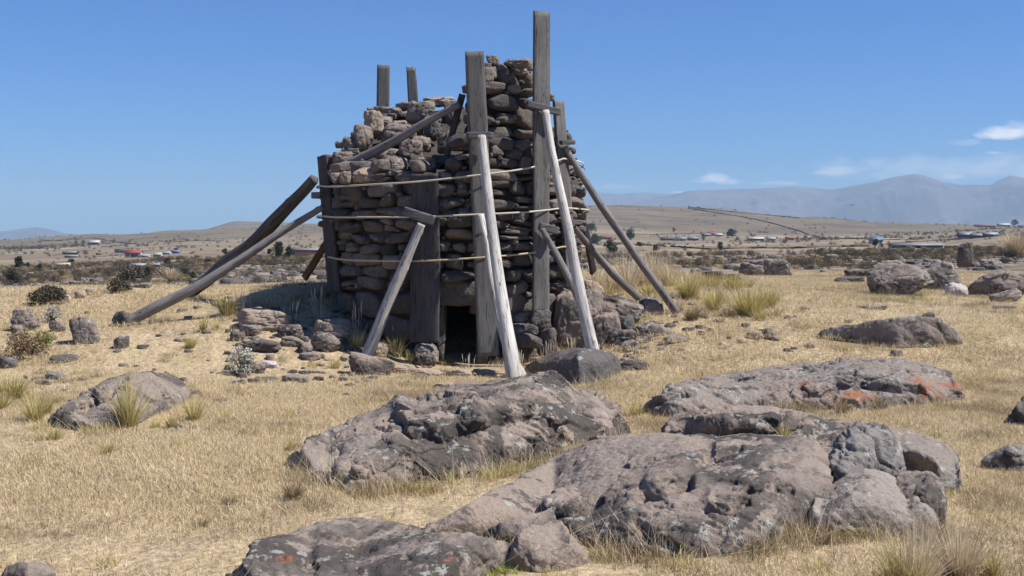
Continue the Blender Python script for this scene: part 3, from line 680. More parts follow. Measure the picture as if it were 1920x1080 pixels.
boulder('solitary dark-cracked boulder at left behind a tall yellow tussock',
  [(90,794),(110,770),(150,745),(200,719),(240,705),(280,700),(320,707),(348,722),(360,742)],
  [(90,799),(140,808),(200,804),(260,794),(310,770),(360,748)],
  depth=2.0, seed=83, nu=240, nv=120, ridge_at=.55, front=1.3,
  cracks=[(5,.07,[(165,738),(180,748),(176,762)]),(4,.05,[(215,780),(228,795)])], ledges=[(20,.06,.05,[(120,785),(170,760),(215,745)])])
boulder('flat dark grey slab at the foot of the right-hand bleached prop',
  [(983,692),(995,682),(1020,671),(1050,660),(1080,656),(1110,657),(1145,665),(1160,674),(1164,690)],
  [(983,698),(1040,716),(1085,724),(1130,716),(1164,700)],
  depth=1.15, seed=91, nu=180, nv=90, ridge_at=.5, front=3.6, back=.4, mat=ROCKD, rough=.22, low=.02)
boulder('low smooth grey boulder with a small stone resting on its back, right of the tower',
  [(1533,629),(1545,622),(1580,612),(1640,600),(1700,596),(1760,604),(1790,621),(1804,642)],
  [(1533,634),(1600,643),(1680,653),(1760,651),(1804,647)],
  depth=3.2, seed=97, nu=200, nv=90, ridge_at=.6, front=1.2, rough=.6)
boulder('low grey rock half cut by the right edge, level with the outcrop',
  [(1842,872),(1850,862),(1875,850),(1910,840),(1950,836),(2000,845),(2040,870)],
  [(1842,878),(1900,884),(1960,885),(2040,880)],
  depth=1.0, seed=101, nu=130, nv=70, mat=ROCKG)
boulder('dark steep rock at the right edge in the grass',
  [(1893,786),(1900,772),(1918,750),(1945,738),(1975,745),(2000,790)],
  [(1893,794),(1920,798),(1960,798),(2000,795)],
  depth=.9, seed=104, nu=90, nv=70, mat=ROCKD)
boulder('rounded top of a pinkish rock in the bottom left corner',
  [(4,1088),(12,1070),(40,1060),(80,1063),(98,1074),(106,1090)],
  [(4,1100),(50,1112),(106,1100)],
  depth=.5, seed=107, nu=80, nv=60, rough=.6)

# ------------------------------------------------------------------ rocks to the right
rock(1668,554,102,44,'round pale grey lichened boulder at the left of the far right group', ROCKG, 5, .8, 0, rough=.05, n=40, ang=6, box=False)
rock(1762,545,90,52,'slanting dark slab leaning left behind the white stone', ROCKG, 12, .7, .1, (-.35,0), ang=14, n=40)
rock(1792,556,44,28,'small whitish heart-shaped stone between the two grey boulders', ROCKW, 14, .6, 0, ang=8)
rock(1876,555,120,52,'broad smooth grey boulder near the right edge', ROCKG, 17, .8, 0, n=40, ang=5, box=False)
rock(1886,566,66,20,'low flat slab lying before the broad smooth boulder at right', ROCKG, 19, .5, 0, (-.25,0))
rock(1810,497,34,44,'upright dark standing stone narrowing to its top', ROCKD, 21, .7, 0, (-.05,0), ang=5, Y=31, sink=.2)
rock(1672,507,44,20,'tan stone showing behind the round lichened boulder', ROCKT, 23, .6)
rock(1770,512,40,22,'grey-tan stone behind the slanting slab', ROCKT, 24, .6)
rock(1858,505,52,20,'low grey stone behind the broad smooth boulder', ROCKG, 26, .6)
rock(1404,518,50,24,'tan-topped rock with a dark end left of the lichened long rock', ROCK, 27, .8, .2, (.2,0))
rock(1445,518,72,34,'long sloping rock with a lichened grey end, by the far scrub', ROCKG, 29, .7, -.15, (-.15,0), n=40)
rock(1341,524,56,17,'low dark rock among yellow grass left of the sloping rock', ROCK, 31, .6)
rock(1380,526,36,14,'small grey block in front of the tan-topped rock', ROCKG, 33, .6)
rock(1450,492,20,14,'little dark peak sticking up behind the long sloping rock', ROCKD, 34, .6, ang=14)
rock(1742,598,28,13,'small dark stone resting on the back of the low smooth boulder', ROCKD, 35, .6, 0, Y=None)
rock(1680,668,24,12,'single small grey stone below the low smooth boulder', ROCKG, 36, .7)
rock(1613,520,70,16,'low pinkish ledge rock left of the round lichened boulder', ROCK, 38, .5)
rock(1590,530,60,12,'dark broken rock lying flat before the pinkish ledge', ROCKD, 39, .5)
rock(1440,634,26,16,'small dark rock in the open grass right of the tower props', ROCKD, 41, .8)
rock(1412,636,34,14,'pale flat stone touching the small dark rock', ROCKT, 43, .8)
rock(1190,694,60,18,'thin dark slab lying right of the flat dark slab', ROCKD, 44, .6, .1, (.05,0))
rock(1880,580,56,8,'sunken grey slab barely showing in the grass at the far right', ROCKG, 46, .5)
rock(1640,580,50,7,'flat buried rock in yellow grass above the low smooth boulder', ROCKG, 47, .5)

# ------------------------------------------------------------------ rocks at the left
rock(46,622,52,40,'knobbly grey rock at the left edge above the dark bush', ROCKG, 61, .8, n=40, rough=.09)
rock(32,630,26,20,'small reddish stone under the knobbly grey rock', ROCK, 62, .8)
rock(164,645,58,54,'grey rock with a sharp dark left face and small point on top', ROCKG, 63, .7, .2, (-.2,0), n=40, ang=10)
rock(232,612,52,28,'dark lichened rock at the foot of the long left prop', ROCKD, 64, .8)
rock(226,654,36,24,'small black-shaded rock with white spots below the long left prop', ROCKD, 65, .8)
rock(152,560,26,16,'left one of two round tan stones on the brow', ROCKT, 66, .8, ang=4)
rock(170,553,22,14,'right one of two round tan stones on the brow', ROCKT, 67, .8, ang=4)
rock(124,566,20,14,'small pale stone left of the two round tan stones', ROCKW, 68, .8)
rock(298,534,36,14,'pinkish stone on the brow before the far bushes', ROCKT, 69, .6)
rock(268,540,40,10,'flat grey stone left of the pinkish brow stone', ROCKG, 70, .6)
rock(393,540,18,20,'small pointed stone with a white face beneath the crossing props', ROCKT, 71, .7, .3, ang=14)
rock(108,622,36,20,'half buried pale rock right of the knobbly grey rock', ROCKG, 72, .7)
rock(120,680,56,14,'dark flat rock right of the dark bush', ROCKD, 73, .6)
rock(105,712,44,14,'low grey rock in the grass left of the solitary boulder', ROCKG, 74, .6)
rock(82,722,34,9,'thin stone in the grass next to the yellow tussocks', ROCKG, 75, .6)
rock(16,690,40,20,'dark rock below the bush at the left edge', ROCKD, 76, .7)

# rubble apron in front of the tower, left side
rock(495,618,112,36,'long pale limestone-like block with a small stone on its right end', ROCKT, 81, .6, .05, n=40, ang=10)
rock(510,602,22,16,'small grey stone on the end of the long pale block', ROCKG, 82, .8)
rock(620,641,82,40,'squared pale block with a crisp right end, before the shadowed wall', ROCKT, 83, .6, -.05, n=40, ang=18)
rock(632,655,36,20,'dark stone tucked under the squared pale block', ROCK, 84, .7)
rock(605,660,66,32,'tilted grey block with a black left side', ROCKG, 85, .7, .3, (.25,0), ang=16)
rock(572,664,34,20,'small brownish stone left of the tilted grey block', ROCK, 86, .7)
rock(468,630,52,18,'flat grey stone below the long pale block', ROCKG, 87, .7)
rock(445,640,34,18,'dark stone near the silvery shrub', ROCKD, 88, .7)
rock(490,660,80,18,'broad dark flat rock above the silvery shrub', ROCKD, 89, .6)
rock(545,636,60,26,'rough brown stone between the long pale and squared blocks', ROCK, 90, .7)
rock(548,650,40,18,'shaded lump of rock amid the rubble', ROCKG, 91, .7)
rock(582,676,50,14,'buried bluish-grey slab under the tilted block', ROCKG, 92, .6)
rock(505,690,40,12,'whitish stone right of the silvery shrub', ROCKW, 93, .7)
rock(478,700,42,18,'grey stone at the right foot of the silvery shrub', ROCKG, 94, .7)
rock(548,716,48,14,'flat grey stone on bare grass left of the doorway path', ROCKG, 95, .7)
rock(598,700,32,7,'thin pale stone in the grass above the flat grey stone', ROCKT, 96, .7)
rock(692,704,92,38,'dark-ended rock at the foot of the left bleached prop', ROCK, 97, .6, .1, (.2,0), n=40)
rock(712,668,46,26,'pale speckled stone behind the foot of the left bleached prop', ROCKT, 98, .7)
rock(752,700,80,18,'pinkish ridged kerb stone nearest the left prop', ROCKT, 99, .5, .1, (.1,0), ang=14)
rock(800,706,60,16,'middle pinkish kerb stone before the doorway', ROCKT, 100, .5, .1, (.08,0), ang=14)
rock(862,706,56,14,'low pale kerb stone under the doorway', ROCKT, 101, .5, 0, (0,0), ang=14)
rock(915,704,50,12,'thin kerb stone left of the front prop foot', ROCKT, 102, .5)
rock(836,728,44,10,'small rectangular stone behind the long low boulder', ROCKT, 103, .5, 0, ang=18)
rock(802,675,58,36,'round grey stone beside the doorway', ROCKG, 104, .8, ang=5, Y=15.45, n=40)

# fallen masonry on the right side of the tower
rock(1078,645,104,108,'largest reddish fallen block under the right side of the tower', ROCK, 111, .7, -.1, (.1,0), n=40, ang=12, Y=16.1, sink=.1)
rock(1140,612,120,58,'long brown block sloping down to the right from the tower', ROCK, 112, .6, -.1, (.28,0), n=40, ang=12, Y=16.6, sink=.1)
rock(1137,646,62,60,'flat-topped fallen block catching light right of the bleached prop', ROCK, 113, .7, .2, (-.15,0), ang=16, Y=15.9)
rock(1172,626,44,34,'dark angular block behind the flat-topped fallen block', ROCKD, 114, .7, .3, Y=16.1, ang=14)
rock(1165,650,60,34,'brown fallen stone low in the right heap', ROCK, 115, .7, 0, Y=15.8)
rock(1180,678,56,42,'rounded grey stone at the bottom of the right heap', ROCKG, 116, .8, Y=15.5, ang=6)
rock(1218,603,62,46,'pitted grey stone at the foot of the far right props', ROCKG, 117, .8, Y=17.0, ang=7)
rock(1214,652,84,52,'grey slab leaning on the right heap', ROCKG, 118, .6, .3, (.5,0), Y=16.0, ang=14)
rock(1265,643,60,12,'low grey rock trailing off to the right of the heap', ROCKG, 119, .6)
rock(1165,572,36,18,'brown stone between the two far right props', ROCKT, 120, .7, Y=18.4)
rock(1110,560,50,36,'pale earth-covered rock behind the bleached prop', ROCKT, 121, .7, Y=17.9)
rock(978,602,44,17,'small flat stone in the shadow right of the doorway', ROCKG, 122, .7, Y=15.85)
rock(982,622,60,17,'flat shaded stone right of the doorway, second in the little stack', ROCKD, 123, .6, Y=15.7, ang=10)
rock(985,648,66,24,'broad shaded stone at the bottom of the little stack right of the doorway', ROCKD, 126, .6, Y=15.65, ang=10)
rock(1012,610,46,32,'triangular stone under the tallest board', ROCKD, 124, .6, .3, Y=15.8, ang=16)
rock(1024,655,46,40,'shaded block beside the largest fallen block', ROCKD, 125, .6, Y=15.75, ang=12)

# scattered small stones in the rubble (nothing tells them apart)
_r = random.Random(5)
def scatter(n, x0, x1, y0, y1, s0, s1, label, group, mats):
    for i in range(n):
        w = _r.uniform(s0, s1) * (.6 + .4 * (_r.random()))
        rock(_r.uniform(x0, x1), _r.uniform(y0, y1), w, w * _r.uniform(.3, .55), label, _r.choice(mats), _r.randrange(9000), .8, n=9, group=group, sink=.5)
scatter(95, 425, 700, 596, 722, 8, 30, 'small loose stone lying in the rubble left of the tower', 'small stones in the left rubble', [ROCKG, ROCKT, ROCK, ROCKD])
scatter(24, 1210, 1500, 580, 660, 6, 24, 'small loose stone in the grass right of the props', 'small stones right of the props', [ROCKG, ROCKT, ROCKD])
scatter(26, 0, 400, 565, 725, 8, 26, 'small loose stone in the grass at far left', 'small stones at far left', [ROCKG, ROCKD, ROCK])
scatter(22, 1260, 1900, 486, 530, 8, 30, 'small rock on the broken ground before the valley at right', 'rocks on the broken ground at right', [ROCKG, ROCKD, ROCK])
scatter(22, 1120, 1270, 600, 690, 12, 30, 'small fallen stone in the heap at the right foot of the tower', 'small stones in the right heap', [ROCKG, ROCK, ROCKT, ROCKD])
scatter(9, 690, 980, 690, 735, 6, 16, 'small stone beside the kerb of the doorway', 'small stones at the kerb', [ROCKT, ROCKG])

# ------------------------------------------------------------------ the tower
TY = 17.45
def t_axis(z):      # leans a little to the left as it rises
    return -.80 - .045 * (np.asarray(z) - .5)
def t_rad(z):
    return np.interp(z, [-.3, .4, 1.0, 2.0, 2.6, 3.2, 4.2], [1.72, 1.72, 1.76, 1.88, 1.84, 1.76, 1.68])
def tpos(th, z, r=0.0):
    R = t_rad(z) + r
    return np.stack([t_axis(z) + R * np.sin(th), TY - R * np.cos(th), z * np.ones_like(np.asarray(th, dtype=float))], -1)
def tower_hit(px, py, r=0.0):
    d = ray(px, py); o = np.array([0, 0, EYE]); Y = TY - 1.8
    for _ in range(12):
        z = EYE + d[2] / d[1] * Y; cx = float(t_axis(z)); R = float(t_rad(z)) + r
        a = d[0] / d[1]          # x = a*Y ; (aY-cx)^2+(Y-TY)^2=R^2
        A = a * a + 1; B = -2 * (a * cx + TY); C = cx * cx + TY * TY - R * R; disc = B * B - 4 * A * C
        Y = (-B - math.sqrt(max(disc, 0))) / (2 * A)
    return o + d * (Y / d[1])
def t_top(th):      # ruined rim: angle -> height of the masonry
    deg = np.degrees((th + math.pi) % (2 * math.pi) - math.pi)
    return np.interp(deg, [-180,-150,-120,-100,-80,-60,-40,-20,0,8,13,20,30,40,47,55,66,78,95,130,180],
                          [3.72,3.62,3.25,2.85,2.72,2.60,2.55,2.58,2.62,2.9,3.75,4.02,3.98,3.98,3.75,3.35,3.15,2.75,2.8,3.3,3.72])
def stones(courses):
    Vs = []; Fs = []; Ts = []; off = 0; d, fc = CS[9]; r_ = np.random.default_rng(11)
    def add(P):
        nonlocal off
        Vs.append(P); Fs.append(fc + off); off += len(P); Ts.append(np.full(len(P), r_.normal(0, .45)))
    z = -.15; ci = 0
    while z < 4.1:
        hgt = (.42 if z < .2 else .34 if z < .75 else r_.uniform(.14, .215))
        th = r_.uniform(0, .3); end = th + 2 * math.pi
        R = float(t_rad(z + hgt / 2))
        while th < end - .04:
            wd = r_.uniform(.45, .85) if z < .75 else r_.uniform(.18, .56)
            if th + wd / R > end: wd = (end - th) * R
            tm = th + wd / R / 2; zc = z + hgt / 2 + .03 * math.sin(tm * 3 + ci)
            top = float(t_top(np.array(tm)))
            deg = math.degrees((tm + math.pi) % (2 * math.pi) - math.pi)
            P0 = tpos(np.array(tm), np.array(zc))
            pxx, pyy = proj(P0[None]); door = (820 < pxx[0] < 908 and pyy[0] > 524 and abs(deg) < 60)
            if zc < top + r_.uniform(-.05, .10) and not door:
                # now and then two thin stones instead of one, and chinking stones in the joints
                parts_ = [(0., zc, wd, hgt)]
                if z > .75 and r_.random() < .16: parts_ = [(0., zc - hgt * .25, wd, hgt * .5), (r_.normal(0, .01), zc + hgt * .25, wd * .9, hgt * .5)]
                if r_.random() < .55: parts_.append((wd / R / 2, zc + r_.uniform(-.5, .5) * hgt, r_.uniform(.05, .11), r_.uniform(.04, .08)))
                for (dt, zz, w0_, h0_) in parts_:
                    loose = r_.random() < .08 or zz > top - .25
                    hh = h0_ * r_.uniform(.92, 1.30) * (1.0 if not loose else r_.uniform(.85, 1.25))
                    ww = w0_ * r_.uniform(.93, 1.12); dp = min(r_.uniform(.26, .42), ww * 1.6 + .1)
                    seed = int(r_.integers(1, 1 << 30)); rs = np.random.default_rng(seed)
                    N = rs.normal(size=(14, 3)); N /= np.linalg.norm(N, axis=1)[:, None]; hp = rs.uniform(.70, 1.05, 14)
                    N = np.vstack([N, np.eye(3), -np.eye(3)]); hp = np.concatenate([hp * 1.12, rs.uniform(.80, 1.0, 6)])
                    k = rs.uniform(9, 22); rr = (((np.maximum(d @ N.T, 0) / hp) ** k).sum(1)) ** (-1 / k)
                    P = d * np.minimum(rr, 1.5)[:, None]
                    P = P * (1 + .10 * fbm(P * 1.8 + seed % 977, 4, seed % 991)[:, None])
                    P = P * np.array([ww / 2, dp / 2, hh / 2])
                    a = rs.normal(0, .07 if not loose else .16); P = P @ np.array([[math.cos(a), 0, -math.sin(a)], [0, 1, 0], [math.sin(a), 0, math.cos(a)]])
                    b = tm + dt + rs.normal(0, .08); cb, sb = math.cos(b), math.sin(b)
                    P = P @ np.array([[cb, sb, 0], [-sb, cb, 0], [0, 0, 1]])
                    out = rs.normal(0, .032) - dp * .40 + .04
                    P = P + tpos(np.array(tm + dt), np.array(zz + rs.normal(0, .012)), out)
                    add(P)
            th += wd / R
        z += hgt * .97; ci += 1
    return np.vstack(Vs), np.vstack(Fs), np.concatenate(Ts)
tower = empty('stone_tower', (float(t_axis(.3)), TY, .2), label='ruined round tower of rough dry-laid stones held up by boards, straps and props', cat='tower')
tl = tuple(tower.location)
v_, f_, t_ = stones(1)
mesh('wall', v_, f_, STONE, parent=tower, loc=tl, attrs={'tone': t_})
# mud core behind the stones, with a hole for the doorway and a broken top
def core():
    nth = 180; zs = np.linspace(-.3, 4.1, 60); th = np.linspace(0, 2 * math.pi, nth + 1)[:-1]
    TH, ZZ = np.meshgrid(th, zs, indexing='ij'); top = t_top(TH) - .12
    Zc = np.minimum(ZZ, top); P = tpos(TH, Zc, -.135 + .055 * smooth(.15, -.25, TH - 2 * np.pi * (TH > np.pi)) * (np.sin(TH) < .2)); P = P.reshape(-1, 3)
    P += np.stack([vnoise(P * 7, 1), vnoise(P * 7, 2), vnoise(P * 7, 3) * .0], -1) * .03
    idx = np.arange(nth * 60).reshape(nth, 60); q = []
    pxx, pyy = proj(P); pxx = pxx.reshape(nth, 60); pyy = pyy.reshape(nth, 60)
    for i in range(nth):
        j = (i + 1) % nth
        for k in range(59):
            if ZZ[i, k] > top[i, k] + .08: continue
            if P[idx[i, k], 1] < TY - 1 and 826 < pxx[i, k] < 902 and pyy[i, k] > 566: continue
            q.append((idx[i, k], idx[j, k], idx[j, k + 1], idx[i, k + 1]))
    return P, np.array(q)
v_, f_ = core(); mesh('core', v_, f_, CORE, parent=tower, loc=tl)
# inner chamber so the doorway opens into darkness; rubble fill above it
def fill():
    n = 70; r = np.linspace(0, 1, n); th = np.linspace(0, 2 * math.pi, 160); Rr, T = np.meshgrid(r, th, indexing='ij')
    rad = 1.62 * Rr; x = rad * np.sin(T); y = -rad * np.cos(T)
    z = 2.35 + (y + 1.4) / 2.9 * 1.38
    z = np.where(x > .45, z + .3 * smooth(.45, 1.3, x) * (y < .4), z)
    z = np.minimum(z, t_top(T) - .0 + (1 - Rr) * 1.5)
    P = np.stack([x - .9, y + TY, z], -1).reshape(-1, 3); P[:, 2] += .07 * fbm(P * 3, 4, 4) - .05
    idx = np.arange(n * 160).reshape(n, 160); q = np.stack([idx[:-1, :-1], idx[1:, :-1], idx[1:, 1:], idx[:-1, 1:]], -1).reshape(-1, 4)
    return P, q
v_, f_ = fill(); mesh('rubble_fill', v_, f_, CORE, parent=tower, loc=tl)

def box_pts(c, sx, sy, sz, yaw=0, nx=8, ny=5, nz=8, jit=.006, seed=0, roll=0):
    """rounded, slightly worn block as a cube-sphere grid"""
    d, fc = CS[9]
    m = np.abs(d).max(1)[:, None]; P = d / m
    P = np.sign(P) * np.abs(P) ** 1.0; rr = (np.abs(P) ** 14).sum(1) ** (-1 / 14); P = P * rr[:, None] * 1.04
    P = P * np.array([sx / 2, sy / 2, sz / 2])
    P = P + jit * np.stack([vnoise(P * 9 + seed, 1), vnoise(P * 9 + seed, 2), vnoise(P * 9 + seed, 3)], -1)
    cr, sr = math.cos(roll), math.sin(roll); P = P @ np.array([[cr, 0, -sr], [0, 1, 0], [sr, 0, cr]])
    cb, sb = math.cos(yaw), math.sin(yaw); P = P @ np.array([[cb, sb, 0], [-sb, cb, 0], [0, 0, 1]])
    return P + np.asarray(c), fc
ln = tower_hit(862, 549); th_ = -.02
P, fc = box_pts(ln + np.array([0, .20, 0]), .72, .46, .33, yaw=-.02, jit=.02, seed=4); mesh('lintel', P, fc, STONE, parent=tower, loc=tl)
for (px_, w_) in ((827, .10), (903, .14)):
    b_ = tower_hit(px_, 625); P, fc = box_pts(b_ + np.array([0, .24, 0]), w_, .48, .82, jit=.02, seed=px_); mesh('door_jamb', P, fc, STONE, parent=tower, loc=tl)
# chamber: a small dark passage behind the opening
d0 = tower_hit(864, 625)
x0_, x1_, y0_, y1_, z0_, z1_ = d0[0] - .30, d0[0] + .30, d0[1] + .12, d0[1] + 1.7, -.12, .80
cv = np.array([(x0_, y0_, z0_), (x1_, y0_, z0_), (x1_, y1_, z0_), (x0_, y1_, z0_), (x0_, y0_, z1_), (x1_, y0_, z1_), (x1_, y1_, z1_), (x0_, y1_, z1_)])
mesh('door_passage', cv, np.array([(0, 4, 7, 3), (1, 2, 6, 5), (3, 7, 6, 2), (4, 5, 6, 7), (0, 3, 2, 1)]), CORE, parent=tower, loc=tl, smooth=False)

# big rubble stones on the broken top (children: they are the top of the tower)
RB = [(702,264,42,56,ROCKT,.2,0),(729,219,56,20,ROCKG,0,.05),(760,207,42,16,ROCK,0,0),(821,200,64,20,ROCKT,0,-.04),(787,233,62,44,ROCKG,.3,0),
 (745,272,74,42,ROCK,.1,.15),(682,283,46,50,ROCK,.3,0),(655,283,26,27,ROCKG,0,0),(642,309,42,24,ROCK,.1,0),(637,279,16,14,ROCK,0,0),
 (697,319,52,18,ROCKG,0,.1),(742,336,52,44,ROCKG,.2,0),(688,343,56,30,ROCKT,.1,0),(770,306,46,44,ROCKG,.1,0),(628,344,18,20,ROCKG,0,0),(648,346,22,24,ROCKG,0,0),
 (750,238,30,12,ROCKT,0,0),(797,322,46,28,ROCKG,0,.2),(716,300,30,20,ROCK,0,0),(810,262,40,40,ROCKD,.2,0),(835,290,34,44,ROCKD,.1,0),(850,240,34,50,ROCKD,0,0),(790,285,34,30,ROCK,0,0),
 (766,290,18,12,ROCKW,0,0),(795,262,14,9,ROCKW,0,0),(668,318,30,16,ROCK,0,0),(720,240,34,22,ROCK,0,0),(855,208,30,20,ROCK,0,0),(812,240,34,24,ROCKG,0,0),(668,262,20,16,ROCK,0,0),(822,318,30,26,ROCKD,0,0),(848,318,28,28,ROCKD,0,0),(700,212,22,10,ROCK,0,0),(662,296,26,18,ROCKG,0,0),(775,255,40,20,ROCK,0,0),(735,296,40,18,ROCKG,0,0),(726,228,40,16,ROCKD,0,0)]
for i, (px_, py_, w_, h_, m_, yw, tl_) in enumerate(RB):
    Yq = 15.95 + (338 - py_) / 140 * 2.7
    rock(px_, py_, w_ * 1.04, h_ * 1.06, None, m_, 300 + i * 7, .9, yw, (tl_, 0), n=22, Y=Yq, parent=tower, sink=0.0, name='rubble_stone', ang=9)
for i, (px_, py_, w_, h_, th0) in enumerate([(924,122,30,20,.35),(922,148,26,26,.35),(967,128,60,17,.6),(972,142,44,20,.6),(990,134,24,26,.75),(1034,190,14,16,.95),(914,138,16,22,.2),(946,142,22,16,.5)]):
    c_ = tower_hit(px_, 200)
    rock(px_, py_, w_, h_, None, ROCKG, 500 + i * 5, .9, .2, n=22, Y=c_[1] + .05, parent=tower, sink=0.0, name='rubble_stone', ang=7)
for i, (px_, py_, w_, h_) in enumerate([(1070,290,26,16),(1078,332,24,26),(1086,372,30,22),(1080,390,22,18),(616,330,18,20),(610,368,18,16),(1072,350,20,14)]):
    rock(px_, py_, w_, h_, None, STONE, 540 + i * 5, 1.2, .1, n=22, Y=TY - .45, parent=tower, sink=0.0, name='wall_stone', ang=7)

# ------------------------------------------------------------------ boards, props, straps
def board(name, a, b, wa, wb, yaw, mat, label, thick=.05, cleat=None, ragged=.006, seed=0, bottom_ext=0, cat='board'):
    """a, b: 3D middle of top and bottom; wa, wb real widths; yaw turns its face"""
    a = np.asarray(a, float); b = np.asarray(b, float) ; b = b + (b - a) / np.linalg.norm(b - a) * bottom_ext
    nl, nw = 60, 8; n = np.array([math.sin(yaw), -math.cos(yaw), 0.]); ax = (a - b) / np.linalg.norm(a - b); L = np.linalg.norm(a - b)
    wv = np.cross(ax, n); wv /= np.linalg.norm(wv); wv = -wv if wv[0] < 0 else wv; n = np.cross(wv, ax); n = -n if n[1] > 0 else n
    r_ = np.random.default_rng(seed + 3)
    ring = [(-1, 1), (-.6, 1), (-.2, 1), (.2, 1), (.6, 1), (1, 1), (1, -1), (.6, -1), (.2, -1), (-.2, -1), (-.6, -1), (-1, -1)]
    # small arris on the four corners
    ring = [(-.97, 1), (-.6, 1.0), (-.2, 1), (.2, 1), (.6, 1), (.97, 1), (1, .8), (1, -.8), (.97, -1), (.6, -1), (.2, -1), (-.2, -1), (-.6, -1), (-.97, -1), (-1, -.8), (-1, .8)]
    m = len(ring); V = []; UV = []
    jt = r_.uniform(-1, 1, m) * ragged; jt[:6] = jt[8:14][::-1]
    bow = r_.normal(0, .01)
    for i in range(nl):
        t = i / (nl - 1); c = b + (a - b) * t + n * bow * math.sin(t * math.pi) * 2; w = wb + (wa - wb) * t
        w *= 1 + .025 * math.sin(t * 9 + seed) + r_.normal(0, .006)
        for k, (s_, q) in enumerate(ring):
            e = ax * (jt[k] if i == nl - 1 else jt[k] * .6 if i == 0 else 0)
            V.append(c + wv * s_ * w / 2 + n * q * thick / 2 + e); UV.append(((s_ * w / 2) + (.5 if q < 0 else 0), t * L))
    V = np.array(V); idx = np.arange(nl * m).reshape(nl, m)
    q = np.stack([idx[:-1], np.roll(idx[:-1], -1, 1), np.roll(idx[1:], -1, 1), idx[1:]], -1).reshape(-1, 4)
    V = np.vstack([V, [b, a]]); UV += [(0, 0), (0, L)]
    t0 = np.array([(len(V) - 2, idx[0, (k + 1) % m], idx[0, k]) for k in range(m)]); t1 = np.array([(len(V) - 1, idx[-1, k], idx[-1, (k + 1) % m]) for k in range(m)])
    loc = tuple(b)
    fl = [q, t0, t1]
    if not cleat: return mesh(name, V, fl, mat, loc=loc, smooth=False, uv=UV, label=label, cat=cat)
    root = empty(name, loc, label=label, cat=cat)
    mesh('panel', V, fl, mat, parent=root, loc=loc, smooth=False, uv=UV)
    for (c0, c1, ch, cm) in cleat:
        # a short block nailed across the face, holding the head of a prop
        mid = (c0 + c1) / 2; Lc = np.linalg.norm(c1 - c0); roll = -math.atan2(c1[2] - c0[2], c1[0] - c0[0])
        P, fc = box_pts(mid, Lc, .07, ch, yaw=math.atan2(c1[1] - c0[1], c1[0] - c0[0]), roll=roll, jit=.004, seed=seed)
        uv = np.stack([P[:, 2], P[:, 0]], -1)
        cl = mesh('cleat', P + n * .03, fc, PLANK, parent=root, loc=loc, smooth=False, uv=uv)
    return root

def pole(name, pts, wds, Ya, Yb, mat, label, seed=0, squared=0.0, cat='prop', Ylist=None, wig=.004):
    """pts: picture points from head to foot, wds: widths in picture pixels; Ya, Yb distance of head and foot"""
    pts = np.array(pts, float); L = np.concatenate([[0], np.cumsum(np.hypot(*np.diff(pts, axis=0).T))]); L /= L[-1]
    n = 70; t = np.linspace(0, 1, n); px = np.interp(t, L, pts[:, 0]); py = np.interp(t, L, pts[:, 1]); 
    k = np.hanning(9)[1:-1]; k /= k.sum()
    px = np.convolve(np.pad(px, 3, mode='reflect', reflect_type='odd'), k, 'valid'); py = np.convolve(np.pad(py, 3, mode='reflect', reflect_type='odd'), k, 'valid')
    Y = Ya + (Yb - Ya) * t; w = np.interp(t, np.linspace(0, 1, len(wds)), wds)
    C = np.array([at(a, b, y) for a, b, y in zip(px, py, Y)]); r = w / 2 * Y / F
    T = np.gradient(C, axis=0); T /= np.linalg.norm(T, axis=1)[:, None]
    A = np.cross(T, [0, 1, 0]); A /= np.linalg.norm(A, axis=1)[:, None]; B = np.cross(T, A)
    m = 20; ph = np.linspace(0, 2 * math.pi, m + 1)[:-1]; r_ = np.random.default_rng(seed + 50)
    TT_, PH = np.meshgrid(np.arange(n), ph, indexing='ij')
    s = np.concatenate([[0], np.cumsum(np.linalg.norm(np.diff(C, axis=0), axis=1))])
    q3 = np.stack([np.cos(PH) * 1.2, np.sin(PH) * 1.2, s[TT_] * 1.6], -1).reshape(-1, 3)
    rad = r[TT_] * (1 + .07 * fbm(q3 + seed, 3, seed).reshape(n, m) * 2)
    if squared: rad = rad * (1 - squared + squared * 1.12 * (np.abs(np.cos(PH + .6)) ** 6 + np.abs(np.sin(PH + .6)) ** 6) ** (-1 / 6.) * .92)
    for _ in range(7):      # knots
        ks, kp = r_.uniform(0, s[-1]), r_.uniform(0, 2 * math.pi)
        dd = ((s[TT_] - ks) / .03) ** 2 + (np.angle(np.exp(1j * (PH - kp))) * r[TT_] / .02) ** 2
        rad = rad + .010 * np.exp(-dd)
    V = C[TT_] + A[TT_] * (np.cos(PH) * rad)[..., None] + B[TT_] * (np.sin(PH) * rad)[..., None]
    uv = np.stack([PH * np.mean(r), s[TT_]], -1).reshape(-1, 2)
    V = V.reshape(-1, 3); idx = np.arange(n * m).reshape(n, m)
    # slanted saw cut at the ends
    q = np.stack([idx[:-1], np.roll(idx[:-1], -1, 1), np.roll(idx[1:], -1, 1), idx[1:]], -1).reshape(-1, 4)
    V = np.vstack([V, [C[0], C[-1]]]); uv = np.vstack([uv, [(0, 0), (0, s[-1])]])
    t0 = np.array([(len(V) - 2, idx[0, (j + 1) % m], idx[0, j]) for j in range(m)]); t1 = np.array([(len(V) - 1, idx[-1, j], idx[-1, (j + 1) % m]) for j in range(m)])
    return mesh(name, V, [q, t0, t1], mat, loc=tuple(C[-1]), uv=uv, label=label, cat=cat)

